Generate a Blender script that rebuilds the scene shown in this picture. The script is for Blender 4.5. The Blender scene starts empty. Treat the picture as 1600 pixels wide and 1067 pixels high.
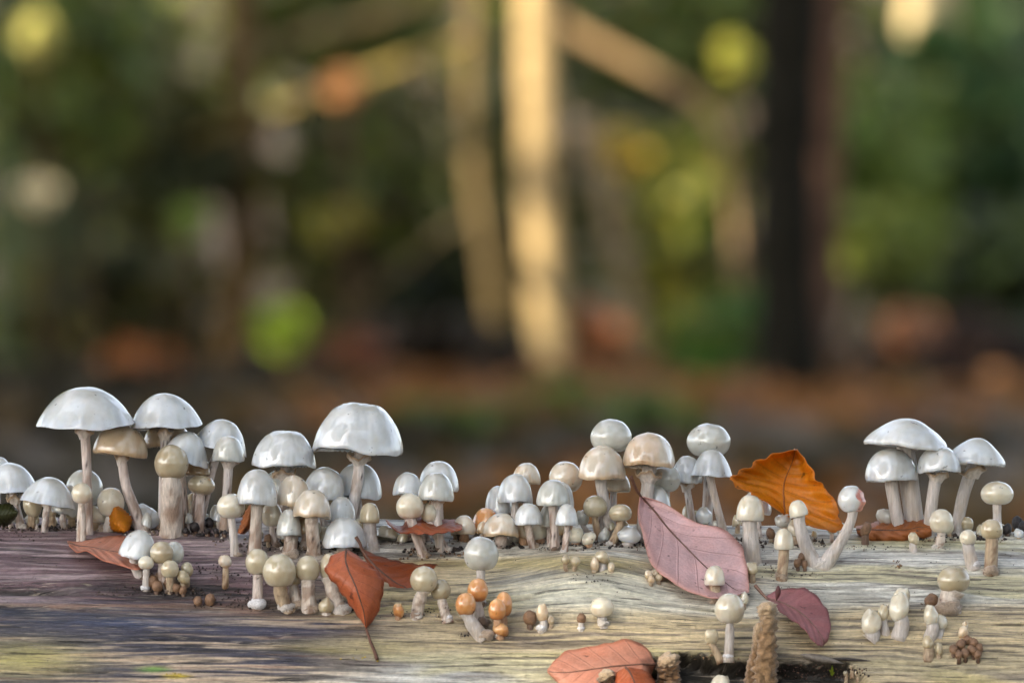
import bpy, math, random
import numpy as np
from mathutils import Vector, Matrix
random.seed(7); RNG = np.random.default_rng(11)
sc = bpy.context.scene
COL = sc.collection

# ------------------------------------------------------------------ camera, sky, sun, exposure
ZC = 0.4675                      # lens height above the forest floor
D0 = 4.0                         # metres from lens to the crest of the log
K = 0.43 / 1600 / D0             # tangent per photo pixel
cam_d = bpy.data.cameras.new('camera'); cam = bpy.data.objects.new('camera', cam_d); COL.objects.link(cam)
cam.location = (0, 0, ZC); cam.rotation_euler = (math.radians(90), 0, 0)
cam_d.sensor_width = 36; cam_d.lens = 36 * D0 / 0.43
cam_d.clip_start = 0.1; cam_d.clip_end = 600
cam_d.dof.use_dof = True; cam_d.dof.focus_distance = 3.935; cam_d.dof.aperture_fstop = 15.5
sc.camera = cam

SUN = Vector((-0.62, -0.50, 0.60)).normalized()      # direction towards the sun
el = math.asin(SUN.z); az = math.atan2(SUN.x, SUN.y)
w = bpy.data.worlds.new('World'); sc.world = w; w.use_nodes = True
nt = w.node_tree; nt.nodes.clear()
sky = nt.nodes.new('ShaderNodeTexSky'); sky.sky_type = 'NISHITA'; sky.sun_disc = False
sky.sun_elevation = el; sky.sun_rotation = az
sky.air_density = 1.0; sky.dust_density = 3.0; sky.ozone_density = 1.0
hs = nt.nodes.new('ShaderNodeHueSaturation'); hs.inputs['Saturation'].default_value = 0.5
bg = nt.nodes.new('ShaderNodeBackground'); bg.inputs['Strength'].default_value = 0.15
ow = nt.nodes.new('ShaderNodeOutputWorld')
nt.links.new(sky.outputs[0], hs.inputs['Color']); nt.links.new(hs.outputs[0], bg.inputs['Color'])
nt.links.new(bg.outputs[0], ow.inputs['Surface'])
sd = bpy.data.lights.new('sun', 'SUN'); sd.energy = 4.2; sd.angle = math.radians(0.5); sd.color = (1, 0.88, 0.68)
so = bpy.data.objects.new('sun', sd); COL.objects.link(so)
so.rotation_euler = SUN.to_track_quat('Z', 'Y').to_euler()
sc.view_settings.view_transform = 'Standard'; sc.view_settings.look = 'None'
sc.view_settings.exposure = 1.85; sc.view_settings.gamma = 1

# ------------------------------------------------------------------ helpers
def lin(c):
    c = np.asarray(c, float) / 255.0
    return np.where(c <= 0.04045, c / 12.92, ((c + 0.055) / 1.055) ** 2.4)
def tag(o, label=None, cat=None, group=None, kind=None):
    if label: o['label'] = label
    if cat: o['category'] = cat
    if group: o['group'] = group
    if kind: o['kind'] = kind
    return o
def empty(name, loc):
    o = bpy.data.objects.new(name, None); COL.objects.link(o); o.location = loc; o.empty_display_size = 0.01
    return o
def mesh(name, V, F, mat, parent=None, col=None, smooth=True, uv=None):
    me = bpy.data.meshes.new(name)
    V = np.asarray(V, float)
    me.from_pydata(V.tolist(), [], F if isinstance(F, list) else F.tolist())
    if col is not None:
        a = me.color_attributes.new('Col', 'FLOAT_COLOR', 'POINT')
        c = np.ones((len(V), 4)); c[:, :3] = col
        a.data.foreach_set('color', c.ravel())
    if uv is not None:
        l = me.uv_layers.new(name='UVMap')
        idx = np.empty(len(me.loops), int); me.loops.foreach_get('vertex_index', idx)
        l.data.foreach_set('uv', np.asarray(uv, float)[idx].ravel())
    if smooth: me.polygons.foreach_set('use_smooth', [True] * len(me.polygons))
    me.materials.append(mat); me.update()
    o = bpy.data.objects.new(name, me); COL.objects.link(o)
    if parent is not None: o.parent = parent
    return o
def hash2(i, j, s):
    n = (i.astype(np.int64) * 374761393 + j.astype(np.int64) * 668265263 + s * 1442695041) & 0x7fffffff
    n = ((n ^ (n >> 13)) * 1274126177) & 0x7fffffff
    n = n ^ (n >> 16)
    return (n & 0xffff) / 65535.0
def vnoise(x, y, s=0):
    x = np.asarray(x, float); y = np.asarray(y, float)
    i = np.floor(x); j = np.floor(y); fx = x - i; fy = y - j
    fx = fx * fx * (3 - 2 * fx); fy = fy * fy * (3 - 2 * fy)
    i = i.astype(np.int64); j = j.astype(np.int64)
    a = hash2(i, j, s); b = hash2(i + 1, j, s); c = hash2(i, j + 1, s); d = hash2(i + 1, j + 1, s)
    return (a * (1 - fx) + b * fx) * (1 - fy) + (c * (1 - fx) + d * fx) * fy
def fbm(x, y, s=0, o=3):
    r = 0; am = 0.5; t = 0
    for k in range(o):
        r = r + am * vnoise(x * 2 ** k + 17.3 * k, y * 2 ** k + 5.1 * k, s + k); t += am; am *= 0.55
    return r / t
def sstep(a, b, x):
    t = np.clip((x - a) / (b - a), 0, 1); return t * t * (3 - 2 * t)
def ray(px, py): return np.array([(px - 800) * K, 1.0, (533.5 - py) * K])
def at(px, py, Y): return np.array([0, 0, ZC]) + ray(px, py) * Y
def cr(pts, n):                                     # catmull-rom through rows of pts
    P = np.asarray(pts, float); m = len(P)
    if m == 2: t = np.linspace(0, 1, n)[:, None]; return P[0] * (1 - t) + P[1] * t
    E = np.vstack([2 * P[0] - P[1], P, 2 * P[-1] - P[-2]])
    out = []
    for u in np.linspace(0, m - 1 - 1e-9, n):
        i = int(u); f = u - i; a, b, c, d = E[i], E[i + 1], E[i + 2], E[i + 3]
        out.append(0.5 * (2 * b + (c - a) * f + (2 * a - 5 * b + 4 * c - d) * f * f + (3 * b - a - 3 * c + d) * f ** 3))
    return np.array(out)
def tube(path, rad, seg=14, caps=True, wob=0.0, seed=0):
    P = np.asarray(path, float); n = len(P); rad = np.broadcast_to(rad, (n,))
    T = np.gradient(P, axis=0); T /= np.linalg.norm(T, axis=1)[:, None] + 1e-12
    V = []
    ref = np.array([0, 1.0, 0]) if abs(T[0][1]) < 0.9 else np.array([1.0, 0, 0])
    for k in range(n):
        a = np.cross(T[k], ref); a /= np.linalg.norm(a); b = np.cross(T[k], a)
        ph = np.arange(seg) * 2 * math.pi / seg
        r = rad[k] * (1 + wob * (np.sin(2 * ph + seed + k * .3) * .6 + np.sin(5 * ph + seed * 2 + k * .15) * .4))
        V.append(P[k] + np.outer(np.cos(ph) * r, a) + np.outer(np.sin(ph) * r, b))
    V = np.vstack(V); F = []
    for k in range(n - 1):
        for j in range(seg):
            q = (j + 1) % seg
            F.append((k * seg + j, k * seg + q, (k + 1) * seg + q, (k + 1) * seg + j))
    if caps:
        F.append(tuple(range(seg))[::-1]); F.append(tuple((n - 1) * seg + j for j in range(seg)))
    return V, F
def lathe(prof, seg):
    prof = np.asarray(prof, float); n = len(prof); ph = np.arange(seg) * 2 * math.pi / seg
    V = np.stack([np.outer(prof[:, 0], np.cos(ph)), np.outer(prof[:, 0], np.sin(ph)), np.repeat(prof[:, 1][:, None], seg, 1)], 2).reshape(-1, 3)
    F = []
    for k in range(n - 1):
        for j in range(seg):
            q = (j + 1) % seg
            F.append((k * seg + j, k * seg + q, (k + 1) * seg + q, (k + 1) * seg + j))
    return V, F

# ------------------------------------------------------------------ materials
def mat(name):
    m = bpy.data.materials.new(name); m.use_nodes = True
    n = m.node_tree; return m, n, n.nodes['Principled BSDF'], n.nodes['Material Output']
def nd(n, typ, **kw):
    x = n.nodes.new(typ)
    for k, v in kw.items(): setattr(x, k, v)
    return x
def noise_node(n, scale, detail=3, rough=0.5, vec=None, map_scale=None):
    t = nd(n, 'ShaderNodeTexNoise'); t.inputs['Scale'].default_value = scale
    t.inputs['Detail'].default_value = detail; t.inputs['Roughness'].default_value = rough
    if vec is None:
        tc = nd(n, 'ShaderNodeTexCoord'); vec = tc.outputs['Object']
    if map_scale:
        mp = nd(n, 'ShaderNodeMapping'); mp.inputs['Scale'].default_value = map_scale
        n.links.new(vec, mp.inputs['Vector']); vec = mp.outputs[0]
    n.links.new(vec, t.inputs['Vector']); return t
def mulcol(n, col_out, fac_out, lo, hi):
    mr = nd(n, 'ShaderNodeMapRange'); mr.inputs['From Min'].default_value = 0.3; mr.inputs['From Max'].default_value = 0.7
    mr.inputs['To Min'].default_value = lo; mr.inputs['To Max'].default_value = hi
    n.links.new(fac_out, mr.inputs['Value'])
    mx = nd(n, 'ShaderNodeVectorMath', operation='MULTIPLY')
    n.links.new(col_out, mx.inputs[0]); n.links.new(mr.outputs[0], mx.inputs[1]); return mx.outputs[0]
def bump(n, height, dist, strength, prev=None):
    b = nd(n, 'ShaderNodeBump'); b.inputs['Distance'].default_value = dist; b.inputs['Strength'].default_value = strength
    n.links.new(height, b.inputs['Height'])
    if prev is not None: n.links.new(prev, b.inputs['Normal'])
    return b.outputs[0]
def attr(n): a = nd(n, 'ShaderNodeAttribute'); a.attribute_name = 'Col'; return a.outputs['Color']

def make_cap_mat():
    m, n, p, o = mat('mushroom_cap')
    c = attr(n)
    n1 = noise_node(n, 260, 4, .6)
    n4 = noise_node(n, 330, 2, .5); r4 = nd(n, 'ShaderNodeMapRange'); r4.inputs['From Min'].default_value = .70; r4.inputs['From Max'].default_value = .75
    r4.inputs['To Min'].default_value = 1; r4.inputs['To Max'].default_value = .35; n.links.new(n4.outputs[0], r4.inputs['Value'])
    n5 = noise_node(n, 45, 3, .6)
    cc = mulcol(n, mulcol(n, c, n1.outputs[0], .9, 1.04), n5.outputs[0], .86, 1.06)
    m4 = nd(n, 'ShaderNodeVectorMath', operation='MULTIPLY'); n.links.new(cc, m4.inputs[0]); n.links.new(r4.outputs[0], m4.inputs[1])
    n.links.new(m4.outputs[0], p.inputs['Base Color'])
    p.inputs['Subsurface Weight'].default_value = .8
    p.inputs['Subsurface Radius'].default_value = (1, .8, .6)
    p.inputs['Subsurface Scale'].default_value = .007
    p.inputs['Roughness'].default_value = .35
    p.inputs['Specular IOR Level'].default_value = .4
    p.inputs['Coat Weight'].default_value = 1; p.inputs['Coat Roughness'].default_value = .02; p.inputs['Coat IOR'].default_value = 1.68
    n2 = noise_node(n, 95, 2, .5); n3 = noise_node(n, 420, 3, .6)
    b = bump(n, n2.outputs[0], .0018, .3); b2 = bump(n, n3.outputs[0], .0003, .4, b)
    n.links.new(b2, p.inputs['Normal'])
    n.links.new(b, p.inputs['Coat Normal'])
    return m
def make_stem_mat():
    m, n, p, o = mat('mushroom_stem')
    n1 = noise_node(n, 1, 5, .65, map_scale=(900, 900, 120))
    n.links.new(mulcol(n, attr(n), n1.outputs[0], .66, 1.12), p.inputs['Base Color'])
    p.inputs['Subsurface Weight'].default_value = .3; p.inputs['Subsurface Radius'].default_value = (1, .8, .6)
    p.inputs['Subsurface Scale'].default_value = .003
    p.inputs['Roughness'].default_value = .45
    n.links.new(bump(n, n1.outputs[0], .0011, .9), p.inputs['Normal'])
    return m
def make_crumb_mat(name, rough, scale, dist, sheen=0):
    m, n, p, o = mat(name)
    n1 = noise_node(n, scale, 5, .65)
    n.links.new(mulcol(n, attr(n), n1.outputs[0], .6, 1.2), p.inputs['Base Color'])
    p.inputs['Roughness'].default_value = rough
    p.inputs['Sheen Weight'].default_value = sheen
    n.links.new(bump(n, n1.outputs[0], dist, .9), p.inputs['Normal'])
    return m
M_CAP = make_cap_mat(); M_STEM = make_stem_mat()
M_CRUMB = make_crumb_mat('crumb', .55, 700, .0006)
M_FUZZ = make_crumb_mat('mycelium', .9, 1300, .0006, .4)
M_BARK = make_crumb_mat('bark', .95, 22, .02); M_BARK.node_tree.nodes['Principled BSDF'].inputs['Specular IOR Level'].default_value = .12

def make_log_mat():
    m, n, p, o = mat('weathered_wood')
    uv = nd(n, 'ShaderNodeUVMap').outputs[0]
    c = attr(n)
    g1 = noise_node(n, 1, 7, .62, vec=uv, map_scale=(26, 420, 1))
    g2 = noise_node(n, 1, 4, .6, vec=uv, map_scale=(90, 1500, 1))
    g3 = noise_node(n, 420, 4, .6, vec=uv)
    g3.inputs['Distortion'].default_value = .6
    g1.inputs['Distortion'].default_value = .35
    c1 = mulcol(n, c, g1.outputs[0], .6, 1.25)
    c2 = mulcol(n, c1, g2.outputs[0], .7, 1.2)
    c3 = mulcol(n, c2, g3.outputs[0], .76, 1.12)
    # fine black checks along the grain
    g4 = noise_node(n, 1, 5, .6, vec=uv, map_scale=(38, 760, 1))
    r = nd(n, 'ShaderNodeMapRange'); r.inputs['From Min'].default_value = .355; r.inputs['From Max'].default_value = .42
    r.inputs['To Min'].default_value = .25; r.inputs['To Max'].default_value = 1
    n.links.new(g4.outputs[0], r.inputs['Value'])
    mx = nd(n, 'ShaderNodeVectorMath', operation='MULTIPLY'); n.links.new(c3, mx.inputs[0]); n.links.new(r.outputs[0], mx.inputs[1])
    n.links.new(mx.outputs[0], p.inputs['Base Color'])
    g5 = noise_node(n, 1, 5, .5, vec=uv, map_scale=(16, 620, 1)); g5.noise_type = 'RIDGED_MULTIFRACTAL'; g5.inputs['Distortion'].default_value = .25
    r5 = nd(n, 'ShaderNodeMapRange'); r5.inputs['From Min'].default_value = .9; r5.inputs['From Max'].default_value = 1.7
    r5.inputs['To Min'].default_value = 1.06; r5.inputs['To Max'].default_value = .42
    n.links.new(g5.outputs[0], r5.inputs['Value'])
    m5 = nd(n, 'ShaderNodeVectorMath', operation='MULTIPLY'); n.links.new(mx.outputs[0], m5.inputs[0]); n.links.new(r5.outputs[0], m5.inputs[1])
    g6 = noise_node(n, 1, 5, .65, vec=uv, map_scale=(70, 1300, 1)); r6 = nd(n, 'ShaderNodeMapRange'); r6.inputs['From Min'].default_value = .56; r6.inputs['From Max'].default_value = .66
    r6.inputs['To Max'].default_value = .5; n.links.new(g6.outputs[0], r6.inputs['Value'])
    m6 = nd(n, 'ShaderNodeMix', data_type='RGBA'); m6.inputs['B'].default_value = (*lin((196, 182, 164)), 1)
    n.links.new(r6.outputs[0], m6.inputs['Factor']); n.links.new(m5.outputs[0], m6.inputs['A'])
    n.links.new(m6.outputs['Result'], p.inputs['Base Color'])
    p.inputs['Roughness'].default_value = .42
    p.inputs['Specular IOR Level'].default_value = .5
    b = bump(n, g1.outputs[0], .0026, .9)
    b = bump(n, g2.outputs[0], .0009, .9, b)
    b = bump(n, g3.outputs[0], .0007, .6, b)
    b = bump(n, r.outputs[0], .0007, .6, b)
    n.links.new(b, p.inputs['Normal'])
    return m
M_LOG = make_log_mat()

def leaf_mat(name, base, alt, vein, alt_amt=.5, trans=.25, rough=.42):
    m, n, p, o = mat(name)
    uv = nd(n, 'ShaderNodeUVMap').outputs[0]
    sx = nd(n, 'ShaderNodeSeparateXYZ'); n.links.new(uv, sx.inputs[0])
    def mth(op, a, b=None, clamp=False):
        x = nd(n, 'ShaderNodeMath', operation=op); x.use_clamp = clamp
        for i, v in enumerate((a, b)):
            if v is None: continue
            if isinstance(v, (int, float)): x.inputs[i].default_value = v
            else: n.links.new(v, x.inputs[i])
        return x.outputs[0]
    au = mth('ABSOLUTE', sx.outputs[0])
    ph = mth('SUBTRACT', mth('MULTIPLY', sx.outputs[1], 7.5), mth('MULTIPLY', mth('POWER', au, .8), 1.9))
    side = mth('MULTIPLY', mth('GREATER_THAN', sx.outputs[0], 0.0), .45)
    fr = mth('FRACT', mth('ADD', ph, side))
    dv = mth('ABSOLUTE', mth('SUBTRACT', fr, .5))
    line = mth('SUBTRACT', 1.0, mth('MULTIPLY', dv, 16.0), True)          # thin side veins
    pleat = mth('COSINE', mth('MULTIPLY', fr, 6.2832))
    nz = noise_node(n, 90, 5, .6); nf = noise_node(n, 900, 3, .6)
    f = nd(n, 'ShaderNodeMapRange'); f.inputs['From Min'].default_value = .4; f.inputs['From Max'].default_value = .68
    f.inputs['To Max'].default_value = alt_amt
    n.links.new(nz.outputs[0], f.inputs['Value'])
    edge = mth('MULTIPLY', mth('POWER', au, 6.0), .7)
    fac = mth('MAXIMUM', f.outputs[0], edge)
    mx = nd(n, 'ShaderNodeMix', data_type='RGBA'); mx.inputs['A'].default_value = (*lin(base), 1); mx.inputs['B'].default_value = (*lin(alt), 1)
    n.links.new(fac, mx.inputs['Factor'])
    mv = nd(n, 'ShaderNodeMix', data_type='RGBA'); mv.inputs['B'].default_value = (*lin(vein), 1)
    n.links.new(mth('MULTIPLY', line, .35), mv.inputs['Factor']); n.links.new(mx.outputs['Result'], mv.inputs['A'])
    cc = mulcol(n, mv.outputs['Result'], nf.outputs[0], .86, 1.08)
    ns = noise_node(n, 210, 2, .5); rs = nd(n, 'ShaderNodeMapRange'); rs.inputs['From Min'].default_value = .68; rs.inputs['From Max'].default_value = .74
    rs.inputs['To Min'].default_value = 1; rs.inputs['To Max'].default_value = .35; n.links.new(ns.outputs[0], rs.inputs['Value'])
    nb = noise_node(n, 38, 3, .6)
    msx = nd(n, 'ShaderNodeVectorMath', operation='MULTIPLY'); n.links.new(mulcol(n, cc, nb.outputs[0], .72, 1.12), msx.inputs[0]); n.links.new(rs.outputs[0], msx.inputs[1]); cc = msx.outputs[0]
    n.links.new(cc, p.inputs['Base Color'])
    p.inputs['Roughness'].default_value = rough
    b = bump(n, pleat, .0004, .35); b = bump(n, line, .0003, .6, b); b = bump(n, nf.outputs[0], .00025, .6, b); b = bump(n, nz.outputs[0], .0012, .5, b)
    n.links.new(b, p.inputs['Normal'])
    tr = nd(n, 'ShaderNodeBsdfTranslucent'); n.links.new(cc, tr.inputs['Color'])
    ms = nd(n, 'ShaderNodeMixShader'); ms.inputs[0].default_value = trans
    n.links.new(p.outputs[0], ms.inputs[1]); n.links.new(tr.outputs[0], ms.inputs[2]); n.links.new(ms.outputs[0], o.inputs['Surface'])
    return m
def foliage_mat():
    m, n, p, o = mat('foliage')
    c = attr(n); n.links.new(c, p.inputs['Base Color']); p.inputs['Roughness'].default_value = .5
    p.inputs['Specular IOR Level'].default_value = .3
    tr = nd(n, 'ShaderNodeBsdfTranslucent'); n.links.new(c, tr.inputs['Color'])
    ms = nd(n, 'ShaderNodeMixShader'); ms.inputs[0].default_value = .35
    n.links.new(p.outputs[0], ms.inputs[1]); n.links.new(tr.outputs[0], ms.inputs[2]); n.links.new(ms.outputs[0], o.inputs['Surface'])
    return m
M_FOL = foliage_mat()
def ground_mat():
    m, n, p, o = mat('leaf_litter')
    a = noise_node(n, 1.1, 6, .65); b = noise_node(n, 9, 5, .7)
    cr_ = nd(n, 'ShaderNodeValToRGB'); e = cr_.color_ramp.elements
    e[0].position = .3; e[0].color = (*lin((36, 28, 14)), 1); e[1].position = .72; e[1].color = (*lin((84, 62, 34)), 1)
    x = cr_.color_ramp.elements.new(.5); x.color = (*lin((58, 44, 22)), 1)
    n.links.new(a.outputs[0], cr_.inputs[0])
    n.links.new(mulcol(n, cr_.outputs[0], b.outputs[0], .5, 1.3), p.inputs['Base Color'])
    p.inputs['Roughness'].default_value = .9
    n.links.new(bump(n, b.outputs[0], .05, .8), p.inputs['Normal'])
    return m
M_GROUND = ground_mat()

# ------------------------------------------------------------------ terrain
def ground_z(x, y):
    x = np.asarray(x, float); y = np.asarray(y, float)
    z = 0.33 * sstep(6, 28, y) + 0.06 * sstep(28, 42, y) + 9 * sstep(44, 120, y) ** 1.2
    z = z + sstep(8, 16, np.abs(y - 3) + np.abs(x)) * (0.10 * (fbm(x * .35 + 9, y * .35 + 3, 4) - .5))
    return z
gx = np.concatenate([np.linspace(-300, -13, 18), np.linspace(-12, 12, 61), np.linspace(13, 300, 18)])
gy = np.concatenate([np.linspace(-300, -12, 16), np.linspace(-10, 60, 141), np.linspace(62, 130, 24), np.linspace(140, 400, 12)])
X, Y = np.meshgrid(gx, gy); Z = ground_z(X, Y)
nx = len(gx); F = [(j * nx + i, j * nx + i + 1, (j + 1) * nx + i + 1, (j + 1) * nx + i) for j in range(len(gy) - 1) for i in range(nx - 1)]
tag(mesh('forest_floor', np.stack([X, Y, Z], 2).reshape(-1, 3), F, M_GROUND), kind='structure')

def quads(C, size, seed, flat=.0, aspect=.62, six=False):
    """leaf-shaped folded quads at centres C"""
    r = np.random.default_rng(seed); n = len(C)
    a = r.normal(size=(n, 3)); a[:, 2] *= (1 - flat); a /= np.linalg.norm(a, axis=1)[:, None]
    t = r.normal(size=(n, 3)); t[:, 2] *= (1 - flat); b = np.cross(a, t); b /= np.linalg.norm(b, axis=1)[:, None]
    s = size * r.uniform(.65, 1.35, n)[:, None]
    if six:
        c_ = np.cross(a, b) * s * .10
        V = np.stack([C - a * s * .5, C + b * s * .42 * aspect - a * s * .18 + c_, C + b * s * .38 * aspect + a * s * .2 + c_, C + a * s * .55, C - b * s * .38 * aspect + a * s * .2 + c_, C - b * s * .42 * aspect - a * s * .18 + c_], 1).reshape(-1, 3)
        k = np.arange(n)[:, None] * 6
        return V, np.concatenate([k + np.array([[0, 1, 2, 3]]), k + np.array([[0, 3, 4, 5]])])
    V = np.stack([C - a * s * .5, C + b * s * .5 * aspect - a * s * .05, C + a * s * .55, C - b * s * .5 * aspect - a * s * .05], 1).reshape(-1, 3)
    F = np.arange(n * 4).reshape(n, 4)
    return V, F
def leafcol(n, cols, seed, var=.25, k=4):
    r = np.random.default_rng(seed); L = np.array([lin(c) for c in cols])
    c = L[r.integers(0, len(L), n)] * r.uniform(1 - var, 1 + var, n)[:, None]
    return np.repeat(np.clip(c, 0, .9), k, axis=0)

# leaf litter you can see behind the log: too many leaves to count
r = np.random.default_rng(5); n = 16000
lx = r.uniform(-7, 7, n); ly = r.uniform(5.5, 46, n)
C = np.stack([lx, ly, ground_z(lx, ly) + r.uniform(.005, .05, n)], 1)
V, F = quads(C, .1, 6, .75, .7, True); patch = fbm(lx * .9, ly * .25, 31)
lc = np.where(patch[:, None] > .54, lin((116, 78, 42)), np.where(patch[:, None] > .45, lin((76, 60, 32)), lin((42, 37, 22)))) * r.uniform(.6, 1.4, n)[:, None]
o = mesh('leaf_litter', V, F, M_FOL, col=np.repeat(lc, 6, 0), smooth=False)
tag(o, 'brown fallen leaves covering the forest floor behind the log', 'leaf litter', kind='stuff')

# ------------------------------------------------------------------ the log
R = 0.20; YC = 4.0; ZL = ZC - 0.0775 - R
def zc_of(x): return ZL - 0.0119 * x
def s_of(py):                                # arc length from crest where photo row py meets the plain cylinder
    z = -(py - 533.5) * K
    best = 0
    for k in range(900):
        th = k * .0012; y = YC - R * math.sin(th); zz = (ZL + R * math.cos(th) - ZC)
        if zz / y <= z: return R * th
    return R * th
S900 = {y: s_of(y) for y in (905, 925, 1012, 1030)}
def log_d(x, s):
    x = np.asarray(x, float); s = np.asarray(s, float)
    d = .006 * (fbm(x * 3.5 + 3, s * 9 + 1, 1) - .5)
    d = d + .0026 * (fbm(x * 11, s * 85 + fbm(x * 9, s * 30, 8) * 2, 2, 3) - .5)
    d = d + .0014 * (fbm(x * 34, s * 380 + 7 * fbm(x * 9, s * 30, 8), 3, 3) - .5)
    kx = (925 - 800) * K * 3.93; ks = S900[905]
    q = ((x - kx) / .030) ** 2 + ((s - ks) / .024) ** 2
    d = d + .009 * np.exp(-q) - .0035 * np.exp(-(((x - kx) / .006) ** 2 + ((s - ks - .002) / .005) ** 2))
    # long crack on the left
    cx = (20 - 800) * K * 3.93; cs = S900[925] + .0015 * np.sin(x * 60)
    d = d - .006 * np.exp(-((s - cs) / .0022) ** 2) * (1 - sstep(.012, .03, np.abs(x - cx)))
    # broken shell at lower right: the outer wood ends in a ragged edge
    e = S900[1012] + .006 * (fbm(x * 60, x * 0, 21) - .5) + .0045 * sstep(.062, .1, x) + .012 * sstep(.135, .15, x)
    xj = x + .016 * (fbm(s * 260, s * 0 + 3, 23) - .5); inx = sstep(.056, .062, xj) * (1 - sstep(.138, .148, xj))
    d = d - .0105 * sstep(0, .0012, s - e) * inx * (1 - sstep(.022, .034, s - e))
    return d
def log_pt(x, s):
    d = log_d(x, s); th = s / R
    return np.stack([x, YC - (R + d) * np.sin(th), zc_of(x) + (R + d) * np.cos(th)], -1)
YS = np.linspace(3.78, 4.02, 500)
def hit(px, py):
    """where the sight line through a photo pixel meets the log"""
    P = np.array([0, 0, ZC]) + ray(px, py) * YS[:, None]
    th = np.arctan2(-(P[:, 1] - YC), P[:, 2] - zc_of(P[:, 0]))
    f = np.hypot(P[:, 1] - YC, P[:, 2] - zc_of(P[:, 0])) - R - log_d(P[:, 0], th * R)
    i = np.where(f < 0)[0]
    if len(i) == 0 or i[0] == 0: return None
    i = i[0]; t = f[i - 1] / (f[i - 1] - f[i]); return P[i - 1] * (1 - t) + P[i] * t
def base_of(px, py):
    h = hit(px, py)
    if h is not None: return h
    k = py
    while h is None and k < 900: k += 1; h = hit(px, k)
    back = min(.006 + (k - py) * .0016, .035)
    Yb = h[1] + back; x = (px - 800) * K * Yb
    th = math.asin((YC - Yb) / R); return log_pt(np.array(x), np.array(th * R))
xs = np.concatenate([np.linspace(-1.15, -.27, 60), np.linspace(-.265, .265, 531), np.linspace(.27, 1.2, 60)])
ss = np.concatenate([np.linspace(-math.pi * R, -.035, 50), np.linspace(-.033, .2, 380), np.linspace(.22, math.pi * R, 34)])
XX, SS = np.meshgrid(xs, ss); PT = log_pt(XX, SS); nx = len(xs); ns = len(ss)
# stains of the wood itself, laid out by place on the log
PX = PT[..., 0] / PT[..., 1] / K + 800; PY = 533.5 - (PT[..., 2] - ZC) / PT[..., 1] / K
PY = np.where(SS < 0, 815 + SS * 10, PY)
wv = fbm(XX * 9, SS * 30, 8) * 7
st1 = fbm(XX * 7, SS * 60 + wv * .25, 40, 4); st2 = fbm(XX * 13, SS * 190 + wv * .7, 44, 4); st3 = fbm(XX * 5 + 4, SS * 22, 48, 3); st4 = fbm(XX * 24, SS * 420 + wv, 52, 3); st5 = fbm(XX * 15, SS * 330 + wv * .35, 56, 4); st6 = fbm(XX * 22, SS * 700 + wv * .5, 58, 3); st7 = fbm(XX * 4.5, SS * 120 + wv * .2, 59, 3)
def mixc(a, b, f): return a * (1 - f[..., None]) + b * f[..., None]
cream, mint, gray, yel = lin((196, 178, 142)), lin((210, 208, 200)), lin((104, 94, 90)), lin((182, 170, 108))
rightc = mixc(np.broadcast_to(cream, PT.shape), mint, sstep(.42, .6, st3 * .6 + st1 * .4))
rightc = mixc(rightc, yel, sstep(.57, .7, st1) * .6)
rightc = mixc(rightc, gray, sstep(.535, .64, st2 * .6 + st6 * .4) * .75)
rightc = mixc(rightc, lin((62, 54, 52)), sstep(.58, .7, st4) * .7)
mauve, lilac, dark = lin((108, 84, 88)), lin((160, 140, 142)), lin((46, 38, 42))
leftc = mixc(np.broadcast_to(mauve, PT.shape), lilac, sstep(.46, .62, st2 * .5 + st6 * .5))
leftc = mixc(leftc, dark, sstep(.53, .66, st4 * .5 + st1 * .5) * .85)
slate, crm2, rust = lin((64, 62, 76)), lin((198, 176, 150)), lin((128, 88, 74))
lowc = mixc(np.broadcast_to(slate, PT.shape), crm2, sstep(.48, .58, st5 * .35 + st6 * .4 + st7 * .25))
lowc = mixc(lowc, rust, sstep(.52, .64, st1 * .5 + st6 * .5) * .75)
lowc = mixc(lowc, lin((36, 33, 38)), sstep(.56, .66, st4) * .85)
lowc = mixc(lowc, yel, np.exp(-((PX - 40) / 90) ** 2 - ((PY - 1030) / 26) ** 2) * .9)
wob = (st3 - .5) * 260 + (st1 - .5) * 160 + (st2 - .5) * 120
wl = 1 - sstep(330, 640, PX + wob - 60 * sstep(930, 1000, PY)); wlow = sstep(925, 962, PY + (st1 - .5) * 60)
colr = mixc(rightc, mixc(leftc, lowc, wlow), wl)
def blob(px, py, rx, ry, col, amt, nz=None):
    global colr
    f = np.exp(-(((PX - px) / rx) ** 2 + ((PY - py) / ry) ** 2) ** 1.5) * amt
    if nz is not None: f = f * sstep(.35, .6, nz)
    colr = mixc(colr, lin(col), f)
blob(700, 1045, 260, 15, (74, 68, 76), .85, st2); blob(1000, 1052, 260, 13, (80, 72, 76), .8, st2)
blob(120, 965, 260, 16, (52, 54, 70), .9, st1); blob(250, 972, 130, 9, (58, 70, 100), .7)
blob(330, 930, 90, 26, (28, 24, 26), .9, st4); blob(265, 925, 80, 18, (30, 24, 24), .85)
blob(30, 926, 110, 6, (14, 10, 10), .95); blob(450, 950, 120, 14, (34, 28, 28), .8, st2)
blob(760, 985, 70, 12, (60, 48, 44), .7, st2); blob(400, 985, 160, 12, (60, 58, 80), .6)
blob(925, 925, 170, 34, (214, 212, 196), .75); blob(1180, 935, 260, 26, (206, 204, 190), .6, st3)
blob(930, 903, 36, 10, (116, 112, 100), .5, st4); blob(560, 1010, 150, 14, (180, 166, 110), .6, st1)
blob(850, 880, 170, 10, (196, 178, 116), .6); blob(1230, 1046, 130, 24, (34, 28, 26), .9, st1)
blob(1450, 850, 200, 10, (186, 178, 120), .6); blob(240, 1045, 26, 5, (96, 140, 56), .9); blob(275, 1056, 22, 4, (190, 165, 40), .9)
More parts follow.
